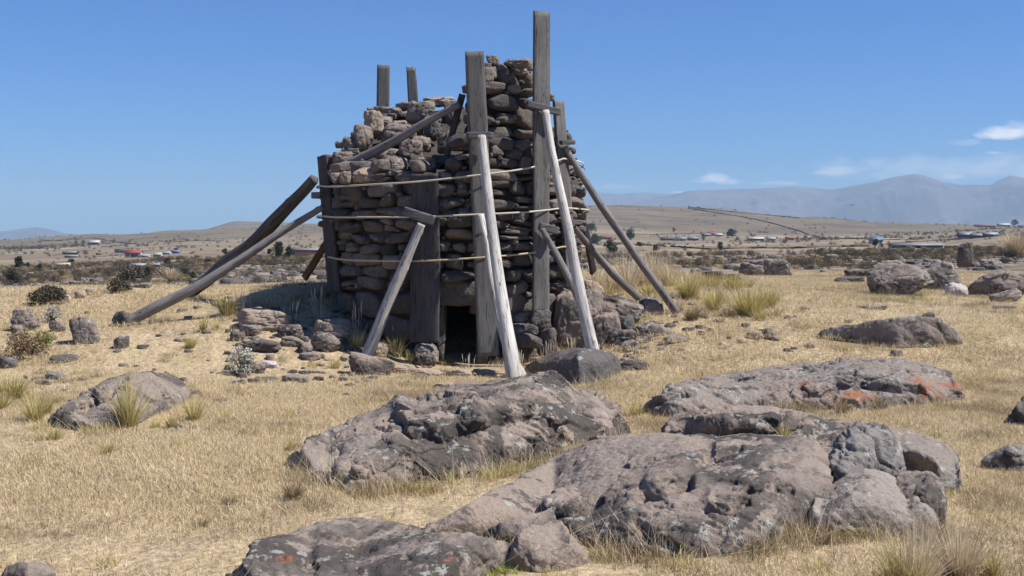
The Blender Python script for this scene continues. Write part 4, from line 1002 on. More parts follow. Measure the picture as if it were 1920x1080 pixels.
def footY(px, py, dz=.0): return hit(px, py, dz)[1]
YP3 = 15.58
bY = {}
def wall_board(name, t, bt, wpx, yawdeg, mat, label, off=.06, cleat=None, seed=0, thick=.05, Yt=None, Yb=None):
    yaw = math.radians(yawdeg)
    hb = tower_hit(*bt, r=off); ht = tower_hit(t[0], max(t[1], 150), r=off)
    yt = ht[1] if Yt is None else Yt; yb = hb[1] if Yb is None else Yb
    A = at(t[0], t[1], yt); B = at(bt[0], bt[1], yb)
    w1 = wpx[0] * A[1] / F / math.cos(yaw); w0 = wpx[1] * B[1] / F / math.cos(yaw)
    cl = None
    if cleat:
        cl = []
        for (x0, y0, x1, y1, hpx) in cleat:
            f0 = (y0 - t[1]) / (bt[1] - t[1]); Yc = yt + (yb - yt) * f0 - .06
            cl.append((at(x0, y0, Yc + (x0 - x1) * .5 * math.tan(yaw) * Yc / F * .6), at(x1, y1, Yc + (x1 - x0) * .5 * math.tan(yaw) * Yc / F * .6), hpx * Yc / F, mat))
    bY[label[:14]] = (yt, yb)
    return board(name, A, B, w1, w0, yaw, mat, label, thick=thick, cleat=cl, seed=seed)
wall_board('upright_board', (889.5,97), (916,668), (35,39), 8, PLANK, 'tall grey board right of the doorway with a small block nailed over the front prop', cleat=[(874,254,923,254,12)], seed=1, Yt=15.50, Yb=15.48)
wall_board('upright_board', (1015.5,22), (1014,588), (30,30), 26, PLANK, 'tallest grey board, reaching highest into the sky, with a slanting block near mid-height', off=.05, cleat=[(987,195,1047,211,12),(1009,424,1044,433,14)], seed=2, Yt=15.86, Yb=15.84)
wall_board('upright_board', (1047,190), (1071,510), (19,21), 46, PLANK, 'narrow board on the right flank of the tower, behind the two right props', off=.07, cleat=[(1048,267,1073,267,8),(1066,417,1086,417,9)], seed=3, Yt=16.35, Yb=16.35)
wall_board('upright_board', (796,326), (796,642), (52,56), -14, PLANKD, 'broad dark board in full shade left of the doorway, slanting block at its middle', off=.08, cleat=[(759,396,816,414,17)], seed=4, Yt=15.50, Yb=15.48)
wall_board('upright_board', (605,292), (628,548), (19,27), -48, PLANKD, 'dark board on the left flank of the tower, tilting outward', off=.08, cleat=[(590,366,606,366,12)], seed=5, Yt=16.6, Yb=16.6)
board('upright_board', at(719,122,19.3), at(716,345,19.4), .20, .21, .25, PLANK, 'left one of two board tops rising behind the broken rubble', seed=6, bottom_ext=2.0)
board('upright_board', at(770.5,127,19.3), at(785,345,19.4), .155, .22, .1, PLANK, 'right one of two board tops behind the rubble, split and leaning', seed=7, ragged=.022, bottom_ext=2.0)
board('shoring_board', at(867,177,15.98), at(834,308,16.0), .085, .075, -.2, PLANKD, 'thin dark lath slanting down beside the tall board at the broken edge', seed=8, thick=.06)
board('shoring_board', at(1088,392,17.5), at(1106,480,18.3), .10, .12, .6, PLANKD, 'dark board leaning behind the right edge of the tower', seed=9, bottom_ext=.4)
board('shoring_board', at(612,455,18.6), at(578,510,19.3), .10, .12, -.3, BROWNW, 'orange-brown plank end leaning behind the left flank of the tower', seed=10, bottom_ext=.2)

pole('prop_pole', [(903,256),(912,340),(921,420),(932,500),(945,590),(957,660),(966,716)], (17,20,24,30), 15.36, 14.0, POLE, 'thick bleached prop standing in front of the doorway board', 1)
pole('prop_pole', [(901,404),(912,450),(921,520),(936,600),(955,665),(982,710)], (13,14,16,20), 15.36, 14.35, POLE, 'thinner bleached prop half hidden behind the thick front one', 2)
pole('prop_pole', [(1023,208),(1033,280),(1050,360),(1066,430),(1080,510),(1094,580),(1113,661)], (15,18,20,24), 15.72, 14.95, POLE, 'bleached prop under the slanting block of the tallest board', 3)
pole('prop_pole', [(1017,430),(1040,470),(1066,520),(1094,580)], (11,13,13), 15.72, 15.3, POLEG, 'short grey prop passing behind the bleached prop of the tallest board', 4)
pole('prop_pole', [(1058,274),(1090,328),(1123,380),(1160,432),(1200,492),(1240,545),(1269,587)], (11,14,16), 16.35, footY(1269,587), POLEG, 'long thin prop reaching farthest right', 5)
pole('prop_pole', [(1074,424),(1105,462),(1150,515),(1196,557)], (11,14,16), 16.35, footY(1200,566), POLEG, 'shorter low prop under the longest right-hand one', 6)
pole('prop_pole', [(589,336),(570,358),(540,388),(505,425),(470,462),(420,496),(385,527),(352,552)], (16,22,24,20), 16.75, footY(352,556), POLED, 'dark squared prop with a bend near its head at left', 7, squared=.8)
pole('prop_pole', [(606,388),(560,416),(520,440),(470,474),(430,500),(370,538),(300,572),(222,611)], (11,16,19,22), 16.65, footY(222,611), POLEG, 'longest weathered prop sloping down to the ground at far left', 8)
pole('prop_pole', [(618,326),(650,308),(700,286),(745,262),(790,234),(830,212),(862,196)], (14,17,15,13), 16.55, 15.85, POLEG, 'bent pole lying slantwise over the broken wall top', 9, cat='pole')
pole('prop_pole', [(790,420),(772,462),(748,520),(722,580),(705,625),(688,669)], (15,19,22,24), 15.34, footY(688,669), POLE, 'bleached prop leaning on the dark shaded board at left', 10)

def strap(pts, z_back, mat, label, wd=.025):
    """a band right round the tower"""
    qs = []
    for (px, py) in pts: 
        p = tower_hit(px, py, .22); qs.append((math.atan2(p[0] - float(t_axis(p[2])), TY - p[1]), p[2]))
    qs = [q for q in qs if abs(q[0]) < 1.15]; qs.sort(); ths = np.array([q[0] for q in qs]); zs = np.array([q[1] for q in qs])
    th = np.linspace(-math.pi, math.pi, 241)[:-1]
    pf = np.polyfit(ths, zs, 2); z1 = np.polyval(pf, np.clip(th, ths[0], ths[-1])); wb = smooth(1.2, math.pi, np.abs(th)); z = z1 * (1 - wb) + z_back * wb
    # rests on the boards' faces and spans straight between them
    rr = .215 - .08 * smooth(.6, 1.3, np.abs(th)) 
    c = tpos(th, z, rr); n = np.stack([np.sin(th), -np.cos(th), 0 * th], -1)
    z2 = .003 * np.sin(th * 9); c[:, 2] += z2
    V = np.concatenate([c + n * .003 + [0, 0, wd / 2], c + n * .003 - [0, 0, wd / 2], c - n * .003 - [0, 0, wd / 2], c - n * .003 + [0, 0, wd / 2]])
    m = len(th); i = np.arange(m); j = (i + 1) % m
    q = np.vstack([np.stack([i + a * m, j + a * m, j + b * m, i + b * m], -1) for a, b in ((0, 1), (1, 2), (2, 3), (3, 0))])
    return mesh('binding_strap', V, q, mat, loc=(float(t_axis(1.)), TY, float(np.mean(z))), smooth=False, label=label, cat='strap')
strap([(592,347),(640,350),(700,348),(770,342),(840,335),(890,330),(920,324),(980,314),(1030,306),(1062,300)], 2.5, STRAPW, 'top one of three pale straps bound round the tower')
strap([(597,404),(650,408),(740,409),(800,407),(890,402),(930,398),(1030,393),(1060,392)], 1.9, STRAPW, 'middle strap round the tower, greyish white')
strap([(612,483),(650,487),(740,488),(800,489),(890,486),(940,481),(1000,472),(1030,468),(1058,464)], 1.4, STRAPY, 'lowest strap round the tower, yellowed')
# a bent wire end sticking out at the right of the tower
w0 = at(1068,302,16.6); w1 = at(1082,308,16.6); w2 = at(1092,312,16.55); w3 = at(1097,318,16.55)
def tube(P, r, m=6):
    P = np.asarray(P, float); T = np.gradient(P, axis=0); T /= np.linalg.norm(T, axis=1)[:, None]
    A = np.cross(T, [.1, .2, .97]); A /= np.linalg.norm(A, axis=1)[:, None] + 1e-9; B = np.cross(T, A); r = np.broadcast_to(r, (len(P),))
    ph = np.linspace(0, 2 * math.pi, m + 1)[:-1]
    V = (P[:, None] + r[:, None, None] * (A[:, None] * np.cos(ph)[None, :, None] + B[:, None] * np.sin(ph)[None, :, None])).reshape(-1, 3)
    idx = np.arange(len(P) * m).reshape(-1, m); q = np.stack([idx[:-1], np.roll(idx[:-1], -1, 1), np.roll(idx[1:], -1, 1), idx[1:]], -1).reshape(-1, 4)
    return V, q
v_, q_ = tube([w0, w1, w2, w3], .006); mesh('wire', v_, q_, PLANKD, loc=tuple(w0), label='bent wire end sticking out from the right side of the tower', cat='wire', uv=np.zeros((len(v_), 2)))
# ------------------------------------------------------------------ grass
def blades(n, R, h0, h1, w, lean, r_, seg=2, base_r=None, droop=.5, up=1.0):
    """n blades as ribbons; returns V, quads+tris, tint, along"""
    a = r_.uniform(0, 2 * math.pi, n); rr = (R if base_r is None else base_r) * np.sqrt(r_.uniform(0, 1, n))
    b = np.stack([rr * np.cos(a), rr * np.sin(a), np.full(n, -.01)], -1)
    az = r_.uniform(0, 2 * math.pi, n) if base_r is None else a + r_.normal(0, .5, n)
    h = r_.uniform(h0, h1, n); le = np.abs(r_.normal(lean, lean * .6, n)) * (1 if base_r is None else .35 + .65 * rr / max(base_r, 1e-6))
    dirv = np.stack([np.cos(az), np.sin(az), np.zeros(n)], -1)
    fa = r_.uniform(0, math.pi, n); wv = np.stack([np.cos(fa), np.sin(fa), np.zeros(n)], -1)
    ts = np.linspace(0, 1, seg + 1); rings = []
    for t in ts:
        c = b + dirv * (h * np.sin(le) * (t + droop * t * t))[:, None] + np.array([0, 0, 1.]) * (h * np.cos(np.minimum(le, 1.5)) * up * (t - .22 * droop * t * t))[:, None]
        ww = w * (1 - t * .85) * r_.uniform(.8, 1.2)
        rings.append(np.stack([c - wv * ww / 2, c + wv * ww / 2], 1))
    V = np.stack(rings, 1)      # n, seg+1, 2, 3
    tint = np.repeat(r_.uniform(0, 1, n), (seg + 1) * 2); al = np.tile(np.repeat(ts, 2), n)
    idx = np.arange(n * (seg + 1) * 2).reshape(n, seg + 1, 2)
    q = np.stack([idx[:, :-1, 0], idx[:, :-1, 1], idx[:, 1:, 1], idx[:, 1:, 0]], -1).reshape(-1, 4)
    return V.reshape(-1, 3), q, tint, al

def stuff_scatter(name, variants, pts, scl, rot, which, label, cat='grass', tilt=None):
    coll = bpy.data.collections.new(name + '_sources')
    for i, o in enumerate(variants):
        o.name = 'a%02d_' % i + name; coll.objects.link(o)
    n = len(pts); me = bpy.data.meshes.new(name); me.vertices.add(n); me.vertices.foreach_set('co', np.asarray(pts, np.float32).ravel())
    for nm, ar in (('scl', scl), ('rot', rot)): me.attributes.new(nm, 'FLOAT', 'POINT').data.foreach_set('value', np.asarray(ar, np.float32))
    me.attributes.new('pick', 'INT', 'POINT').data.foreach_set('value', np.asarray(which, np.int32))
    o = bpy.data.objects.new(name, me); COL.objects.link(o); tag(o, label, cat, kind='stuff')
    ng = bpy.data.node_groups.new(name, 'GeometryNodeTree')
    ng.interface.new_socket('Geometry', in_out='INPUT', socket_type='NodeSocketGeometry'); ng.interface.new_socket('Geometry', in_out='OUTPUT', socket_type='NodeSocketGeometry')
    N = ng.nodes; L = ng.links; gi = N.new('NodeGroupInput'); go = N.new('NodeGroupOutput')
    ci = N.new('GeometryNodeCollectionInfo'); ci.inputs['Collection'].default_value = coll; ci.inputs['Separate Children'].default_value = True; ci.inputs['Reset Children'].default_value = True
    iop = N.new('GeometryNodeInstanceOnPoints'); iop.inputs['Pick Instance'].default_value = True
    def na(nm, dt):
        x = N.new('GeometryNodeInputNamedAttribute'); x.data_type = dt; x.inputs['Name'].default_value = nm; return x.outputs['Attribute']
    cx = N.new('ShaderNodeCombineXYZ'); L.new(na('rot', 'FLOAT'), cx.inputs[2])
    e2r = N.new('FunctionNodeEulerToRotation'); L.new(cx.outputs[0], e2r.inputs[0])
    L.new(gi.outputs[0], iop.inputs['Points']); L.new(ci.outputs[0], iop.inputs['Instance']); L.new(na('pick', 'INT'), iop.inputs['Instance Index'])
    L.new(e2r.outputs[0], iop.inputs['Rotation']); L.new(na('scl', 'FLOAT'), iop.inputs['Scale']); L.new(iop.outputs[0], go.inputs[0])
    md = o.modifiers.new('scatter', 'NODES'); md.node_group = ng
    return o

def src(V, q, t, a, mat): return mesh('src', V, q, mat, smooth=False, attrs={'tint': t, 'along': a}, link=False)
gr = np.random.default_rng(99)
# near patches: a mat of lying straw with upright blades through it
PV = []
for i in range(7):
    v1 = blades(330, .34, .02, .055, .0046, 1.35, gr, droop=.15); v2 = blades(60, .34, .02, .055, .0036, .7, gr)
    PV.append(src(np.vstack([v1[0], v2[0]]), np.vstack([v1[1], v2[1] + len(v1[0])]), np.concatenate([v1[2], v2[2]]), np.concatenate([v1[3], v2[3]]), STRAW))
def frustum_pts(n, y0, y1, tmax, power=1.0):
    # density even over the ground between y0 and y1
    Y = np.sqrt(gr.uniform(0, 1, n) * (y1 ** 2 - y0 ** 2) + y0 ** 2); X = gr.uniform(-tmax, tmax, n) * Y; return X, Y
def clear(X, Y, Z):
    """keep grass out of the tower and its doorway"""
    k = np.ones(len(X), bool)
    for Q in FOOT:
        x0, y0 = Q.min(0); x1, y1 = Q.max(0); m = np.nonzero((X > x0) & (X < x1) & (Y > y0) & (Y < y1))[0]
        if len(m) == 0: continue
        a = Q; b = np.roll(Q, -1, 0); xx = X[m][:, None]; yy = Y[m][:, None]
        cr = ((a[:, 1] > yy) != (b[:, 1] > yy)) & (xx < (b[:, 0] - a[:, 0]) * (yy - a[:, 1]) / (b[:, 1] - a[:, 1] + 1e-12) + a[:, 0])
        k[m[cr.sum(1) % 2 == 1]] = False
    return k & ((X + .8) ** 2 + (Y - TY) ** 2 > 1.72 ** 2) & ~((np.abs(X + .72) < .3) & (Y > 15.6) & (Y < 16.5))
def place(n, y0, y1, tm, s0, s1, dens=None):
    X, Y = frustum_pts(n, y0, y1, tm); k = np.ones(n, bool)
    if dens is not None: k = gr.uniform(0, 1, n) < dens(X, Y)
    X, Y = X[k], Y[k]; Z = ground(X, Y); k = clear(X, Y, Z); X, Y, Z = X[k], Y[k], Z[k]
    return np.stack([X, Y, Z], -1), gr.uniform(s0, s1, len(X)), gr.uniform(0, 6.28, len(X))
def lim(X, Y):
    t = X / Y; e = 21.5 + 17.5 * smooth(-.2, .08, t) + 2 * fbm(np.stack([X, Y, 0 * X], -1) * .3, 3, 5); return (Y < e) * 1.0
def bare(X, Y):
    P = np.stack([X, Y, 0 * X], -1); d = .96 - .8 * smooth(.08, .42, fbm(P * .5, 3, 31))
    rub = np.exp(-((X + 2.7) / 1.5) ** 2 - ((Y - 15.2) / 2.2) ** 2); return d * (1 - .88 * rub)
a_ = [place(8600, 4.6, 14, .56, .75, 1.3, bare), place(14000, 14, 44, .55, 1.0, 1.9, lambda X, Y: bare(X, Y) * lim(X, Y))]
pts = np.vstack([x[0] for x in a_]); sc = np.concatenate([x[1] for x in a_]); ro = np.concatenate([x[2] for x in a_])
stuff_scatter('dry_grass', PV, pts, sc, ro, gr.integers(0, 7, len(pts)), 'short dry straw-coloured grass covering the ground')
# taller thin bents and withered tufts dotted through it
TV = []
for i in range(5):
    v = blades(26, .12, .10, .24, .0036, .35, gr, seg=3); TV.append(src(*v, PALEG))
for i in range(2):
    v = blades(7, .2, .2, .42, .0042, .9, gr, seg=4, droop=.6); TV.append(src(*v, PALEG))
for i in range(3):
    v = blades(70, .10, .05, .15, .0040, .6, gr, seg=2); TV.append(src(*v, BROWNG))
for i in range(3):
    v = blades(60, .08, .05, .14, .0048, .4, gr, seg=3); TV.append(src(*v, TUSS))
def tuftd(X, Y):
    P = np.stack([X, Y, 0 * X], -1); return np.clip(.16 + 1.3 * smooth(.0, .45, fbm(P * .8, 3, 61)), 0, 1)
a_ = [place(1000, 4.8, 14, .56, .5, 1.1, tuftd), place(2900, 13, 44, .55, .6, 1.25, lambda X, Y: tuftd(X, Y) * lim(X, Y))]
pts = np.vstack([x[0] for x in a_]); sc = np.concatenate([x[1] for x in a_]); ro = np.concatenate([x[2] for x in a_])
# thicker growth along the feet of the big boulders
bl = []
for (x0, y0, x1, y1, n) in [(545,885,700,935,34),(700,925,900,905,26),(900,895,1100,855,40),(1030,870,1185,815,30),(1210,788,1500,775,26),(1420,775,1800,762,44),(1010,1010,1150,1050,16),(1130,1052,1450,1054,26),(1400,1044,1520,1012,18),(1500,1000,1770,1010,44),(1010,985,1180,960,0),(90,805,250,810,18),(840,1060,960,1050,14),(800,1000,1000,985,16),(985,715,1160,725,30),(1700,560,1920,575,20),(1560,560,1700,565,14),(430,595,640,545,90),(920,690,1080,660,30),(1530,640,1790,655,22),(1090,520,1260,560,36)]:
    for _ in range(n):
        t = gr.uniform(); p = hit(x0 + (x1 - x0) * t + gr.normal(0, 6), y0 + (y1 - y0) * t + gr.normal(0, 7)); bl.append(p)
bl = np.array(bl); bl = bl[clear(bl[:, 0], bl[:, 1], bl[:, 2])]
pts = np.vstack([pts, bl]); sc = np.concatenate([sc, gr.uniform(.7, 1.3, len(bl))]); ro = np.concatenate([ro, gr.uniform(0, 6.28, len(bl))])
stuff_scatter('withered_tufts', TV, pts, sc, ro, gr.integers(0, 13, len(pts)), 'thin pale bents and withered tufts through the short grass')
# fresh green growth in damp spots by the stones
GV = [src(*blades(90, .12, .02, .07, .006, .8, gr), GREEN) for _ in range(3)]
gl = []
for (px, py, sx, sy, n) in [(930,885,40,10,26),(985,872,30,10,16),(900,1068,70,8,34),(960,1050,12,10,8),(1722,548,24,8,16),(1775,520,18,14,12),(1700,562,60,4,14),(1640,558,20,5,8),(1815,545,14,10,8),(1100,1040,30,8,8),(1788,925,12,8,5),(1870,555,30,6,8)]:
    for _ in range(n): gl.append(hit(px + gr.normal(0, sx * .6), py + gr.normal(0, sy * .6)))
gl = np.array(gl)
stuff_scatter('green_growth', GV, gl, gr.uniform(.7, 1.3, len(gl)) * np.clip(gl[:, 1] / 12, .8, 1.6), gr.uniform(0, 6.28, len(gl)), gr.integers(0, 3, len(gl)), 'low fresh green growth at the feet of the stones', cat='grass')

def tussock(px, py, hpx, wpx, label, mat=None, n=None, stalks=0, sh=2.0, name='grass_tussock', Y=None, heads=False, cat='grass clump', lean=.28, group=None, bw=1.0):
    p = hit(px, py) if Y is None else at(px, py, Y)
    s = F / p[1]; h = hpx / s; w = wpx / s; r_ = np.random.default_rng(int(px * 3 + py))
    if mat is None: h *= 1.25; bw *= 1.25
    n = n or int(np.clip(280 * (w / .25), 110, 620))
    V, q, t, a = blades(n, w * .3, h * .5, h * 1.05, max(.0042, 1.0 / s) * bw, lean + .25 * w / max(h, .05) * .5, r_, seg=4, base_r=w * .26, droop=.45)
    if stalks:
        V2, q2, t2, a2 = blades(stalks, w * .2, h * 1.1, h * sh, max(.003, .8 / s), .10, r_, seg=4, base_r=w * .2, droop=.3)
        if heads:   # seed heads thicken the tips
            m_ = a2 > .7; c = V2.reshape(-1, 2, 3).mean(1).repeat(2, 0); V2 = np.where(m_[:, None], c + (V2 - c) * 5.5, V2)
        q = np.vstack([q, q2 + len(V)]); V = np.vstack([V, V2]); t = np.concatenate([t, t2 * .3 + .7]); a = np.concatenate([a, a2])
    if Y is None: pass
    return mesh(name, V + p, q, mat or TUSS, loc=tuple(p), smooth=False, attrs={'tint': t, 'along': a}, label=label, cat=cat, group=group)
tussock(242,800,92,40,'tall narrow yellow tussock with long pale stalks in front of the left boulder', stalks=34, sh=1.9)
tussock(66,790,52,42,'round green-yellow tussock with a dark base left of the boulder')
tussock(84,775,36,30,'smaller tussock leaning on the dark-based round one')
tussock(22,748,46,62,'wide pale tussock nearest the left edge, upper of two')
tussock(2,768,34,34,'low tussock cut by the left edge, lower of two')
tussock(364,788,46,36,'stiff bright tussock right of the left boulder')
tussock(323,802,28,26,'small tussock just left of the stiff bright one')
tussock(291,802,24,22,'tiny tussock between the tall yellow and small tussocks', n=60)
tussock(103,824,28,32,'spreading yellow tuft below the left end of the boulder')
tussock(75,826,18,20,'faint tuft left of the spreading yellow tuft', n=60)
tussock(203,852,30,24,'lone short green-yellow tuft in the open straw')
tussock(551,935,52,50,'dry brown-grey tussock at the left tip of the long low boulder', mat=BROWNG, stalks=14, sh=1.3)
tussock(378,988,28,24,'thin dull tuft in the straw at lower left', mat=BROWNG)
tussock(430,945,26,50,'flattened brown tuft in the middle of the left meadow', mat=BROWNG)
tussock(545,845,26,18,'small tuft above the left tip of the long low boulder')
tussock(1718,1098,125,95,'large feathery tussock at bottom right, left of two', mat=PALEG, n=420, stalks=70, sh=1.2)
tussock(1690,1100,90,80,'yellow-green base growth under the left feathery tussock')
tussock(1800,1082,118,72,'upright feathery tussock at bottom right, right of two', mat=PALEG, n=360, stalks=60, sh=1.15)
tussock(1858,1080,52,34,'small tussock right of the two feathery ones')
tussock(1472,822,30,20,'little tuft growing on top of the foreground outcrop', Y=9.0, n=90)
tussock(1262,1000,10,10,'wisp of grass on the face of the outcrop', Y=8.0, n=20)
tussock(1190,782,30,26,'small tuft between the two long boulders')
tussock(1062,820,50,30,'straw tuft at the right foot of the long low boulder', mat=PALEG, stalks=10, sh=1.3)
tussock(1030,850,60,40,'wispy straw clump over the right face of the long low boulder', mat=PALEG, stalks=16, sh=1.2, n=90)
tussock(1404,592,52,62,'broad yellow tussock farthest right in the grass right of the props', stalks=10, sh=1.2)
tussock(1440,578,40,40,'medium yellow tussock behind the broad one')
tussock(1338,582,48,36,'narrow yellow tussock in the grass right of the props', mat=TUSS)
tussock(1372,548,34,40,'yellow tuft behind the narrow tussock')
tussock(1330,545,34,46,'soft yellow clump next to the tall pale grass')
tussock(1298,600,36,34,'small dull tussock near the foot of the longest right prop', mat=BROWNG)
tussock(1290,560,46,44,'green-yellow clump just right of the longest right prop')
tussock(745,668,38,26,'fresh tuft at the shaded wall right of the left bleached prop', n=120)
tussock(770,680,26,22,'smaller tuft toward the doorway from the fresh one', n=70)
tussock(668,652,34,24,'tuft between the squared pale block and the left bleached prop', n=110)
tussock(381,622,32,14,'thin upright tuft under the left props')
tussock(358,652,22,22,'low tuft near the long left prop')
tussock(426,590,36,34,'tuft at the edge of the tower shadow', stalks=5, sh=1.3)
tussock(405,618,20,20,'small tuft left of the long pale block', n=60)
tussock(320,528,30,22,'pale tuft on the brow by the pinkish stone', mat=PALEG)
tussock(628,690,22,28,'short tuft before the tilted grey block', n=80)
tussock(1905,482,56,34,'tall pale tussock on the skyline at the right edge', mat=PALEG, stalks=10, sh=1.2)
tussock(1545,1020,40,24,'dark tuft under the front right boulder', mat=BROWNG, n=120)
tussock(1475,1010,38,40,'brown wiry tuft where the outcrop meets the front right boulder', mat=BROWNG, stalks=10, sh=1.5)
tussock(1580,775,36,30,'withered tuft before the orange-lichened boulder', mat=BROWNG, stalks=8, sh=1.5)
tussock(1650,770,34,34,'second withered tuft, nearer the orange lichen', mat=BROWNG, stalks=8, sh=1.5)
for i, (px, py, h, w) in enumerate([(1282,545,44,44),(1310,560,40,40),(1352,566,44,44),(1388,566,40,50),(1425,600,36,36),(1455,592,32,34),(1318,592,34,34),(1365,592,40,34),(1400,540,28,36),(1300,528,34,40),(1270,582,34,30),(1232,572,34,36)]):
    tussock(px, py, h, w, 'soft yellow tussock in the loose grass bed right of the props', stalks=6, sh=1.25, mat=(PALEG if i % 4 else TUSS), n=110, group='yellow tussocks right of the props')
# the thicket of tall pale grass behind the right props
k_ = 0
for (px, py, h, w, c) in [(1118,540,56,44,'leftmost'),(1150,545,60,44,''),(1178,542,66,44,''),(1205,535,72,44,''),(1232,532,68,40,''),(1255,536,56,36,'rightmost'),(1165,528,58,40,''),(1218,520,58,44,''),(1135,560,36,40,''),(1220,555,40,44,'')]:
    tussock(px, py, h, w, 'tall pale grass clump in the thicket behind the right props', mat=(TUSS if py > 550 else PALEG), stalks=14, sh=1.25, n=170, group='tall pale grass behind the right props')
# seed stalks in front of the shaded wall
for (px, py, h, w, n_, lab) in [(455,585,46,50,6,'sparse seed stalks at the left end of the tower shadow'),(545,608,58,60,12,'cluster of seed stalks in the tower shadow above the long pale block'),(600,600,70,50,10,'seed stalks before the left flank board'),
                         (670,640,84,44,9,'seed stalks between the squared block and the left bleached prop'),(745,655,72,50,8,'seed stalks behind the foot of the left bleached prop'),(880,690,30,60,9,'short stalks before the doorway'),
                         (970,694,44,50,14,'straw stalks right of the front prop'),(1030,690,56,60,16,'straw stalks behind the flat dark slab'),(1075,665,40,40,8,'straw stalks before the largest fallen block')]:
    tussock(px, py, h * .55, w, lab, mat=PALEG, n=18, stalks=n_, sh=1.9, heads=True, lean=.35, name='seed_stalks')

# ------------------------------------------------------------------ shrubs and trees
def leafball(C, R, n, leaf, r_, squash=.8):
    """leaf-sized faces gathered in clumps through a crown volume"""
    d = r_.normal(size=(n, 3)); d /= np.linalg.norm(d, axis=1)[:, None]; rad = r_.uniform(.25, 1, n) ** .45
    P = C + d * rad[:, None] * R * np.array([1, 1, squash]); 
    a = r_.normal(size=(n, 3)); a /= np.linalg.norm(a, axis=1)[:, None]; b = np.cross(a, r_.normal(size=(n, 3))); b /= np.linalg.norm(b, axis=1)[:, None]
    s = leaf * r_.uniform(.6, 1.3, n)[:, None]
    V = np.stack([P - a * s, P + b * s * .5, P + a * s, P - b * s * .5], 1).reshape(-1, 3)
    return V, np.arange(n * 4).reshape(n, 4)
def crown(h, w, r_, clumps, per, leaf, z0=.25):
    Vs = []; Fs = []; off = 0; tt = []; cs = []
    for i in range(clumps):
        z = r_.uniform(z0, .92); rm = w / 2 * math.sin(math.pi * min(.96, (z - z0) / (1 - z0) * .74 + .24)) ** .8; a = r_.uniform(0, 6.28); q = rm * math.sqrt(r_.uniform()) * .8
        c = np.array([q * math.cos(a), q * math.sin(a), z * h]); R = r_.uniform(.14, .22) * max(w, h * .6); cs.append(c)
        V, f = leafball(c, R, per, leaf, r_); Vs.append(V); Fs.append(f + off); off += len(V); tt.append(np.full(len(V), r_.uniform(.1, .9)))
    return np.vstack(Vs), np.vstack(Fs), np.concatenate(tt), cs
def tree(px, py, wpx, hpx, label, mat=None, name='tree', bush=False, group=None, far=None, clumps=24, per=80, seed=None, cat=None):
    p = hit(px, py, far=far); s = F / p[1]; h = hpx / s; w = wpx / s; r_ = np.random.default_rng(seed or int(px * 11 + py))
    V, f, t, cs = crown(h, w, r_, clumps, per, max(w, h) * .042, .10 if bush else .24)
    root = empty(name, tuple(p), label=label, cat=cat or ('bush' if bush else 'tree'), group=group)
    mesh('crown', V + p, f, mat or EVERG, parent=root, loc=tuple(p), smooth=False, attrs={'tint': t, 'along': np.ones(len(t))})
    Vt = []; Ft = []; off = 0; top = np.array([0, 0, h * (.35 if bush else .6)])
    v, q = tube([(0, 0, -.2), (w * .01, 0, h * .2), (0, w * .02, h * .4), top], np.array([.05, .04, .03, .012]) * w * (.8 if bush else 1.0) + .01)
    Vt.append(v); Ft.append(q); off += len(v)
    for c in cs[:8]:
        m = np.array([0, 0, h * r_.uniform(.15, .4)]); v, q = tube([m, (m + c) / 2 + [0, 0, -.03 * h], c], np.array([.022, .014, .006]) * w + .004); Vt.append(v); Ft.append(q + off); off += len(v)
    mesh('trunk' if not bush else 'stems', np.vstack(Vt) + p, np.vstack(Ft), BARK, parent=root, loc=tuple(p))
    return root
# near shrubs
def shrub(px, py, wpx, hpx, label, mat, n, leaf, name='shrub'):
    p = hit(px, py); s = F / p[1]; h = hpx / s; w = wpx / s; r_ = np.random.default_rng(int(px))
    root = empty(name, tuple(p), label=label, cat='shrub')
    V, f, t, cs = crown(h, w, r_, 26, n, leaf, .12)
    mesh('foliage', V + p, f, mat, parent=root, loc=tuple(p), smooth=False, attrs={'tint': t, 'along': np.ones(len(t))})
    Vt = []; Ft = []; off = 0
    for c in cs:
        v, q = tube([(0, 0, -.03), c * [.5, .5, .4], c * 1.05], np.array([.006, .005, .003])); Vt.append(v); Ft.append(q + off); off += len(v)
    mesh('stems', np.vstack(Vt) + p, np.vstack(Ft), BARK, parent=root, loc=tuple(p))
shrub(457,703,64,56,'silvery-grey dry shrub left of the doorway path', SILVER, 60, .016)
shrub(52,672,90,48,'low dark olive bush at the left edge of the meadow', BROWNG, 80, .018)
shrub(95,605,44,34,'thin grey twiggy shrub beside the knobbly grey rock', SILVER, 26, .014)
shrub(80,650,50,28,'yellow-green sprig of bush right of the low dark bush', GREEN, 30, .016)

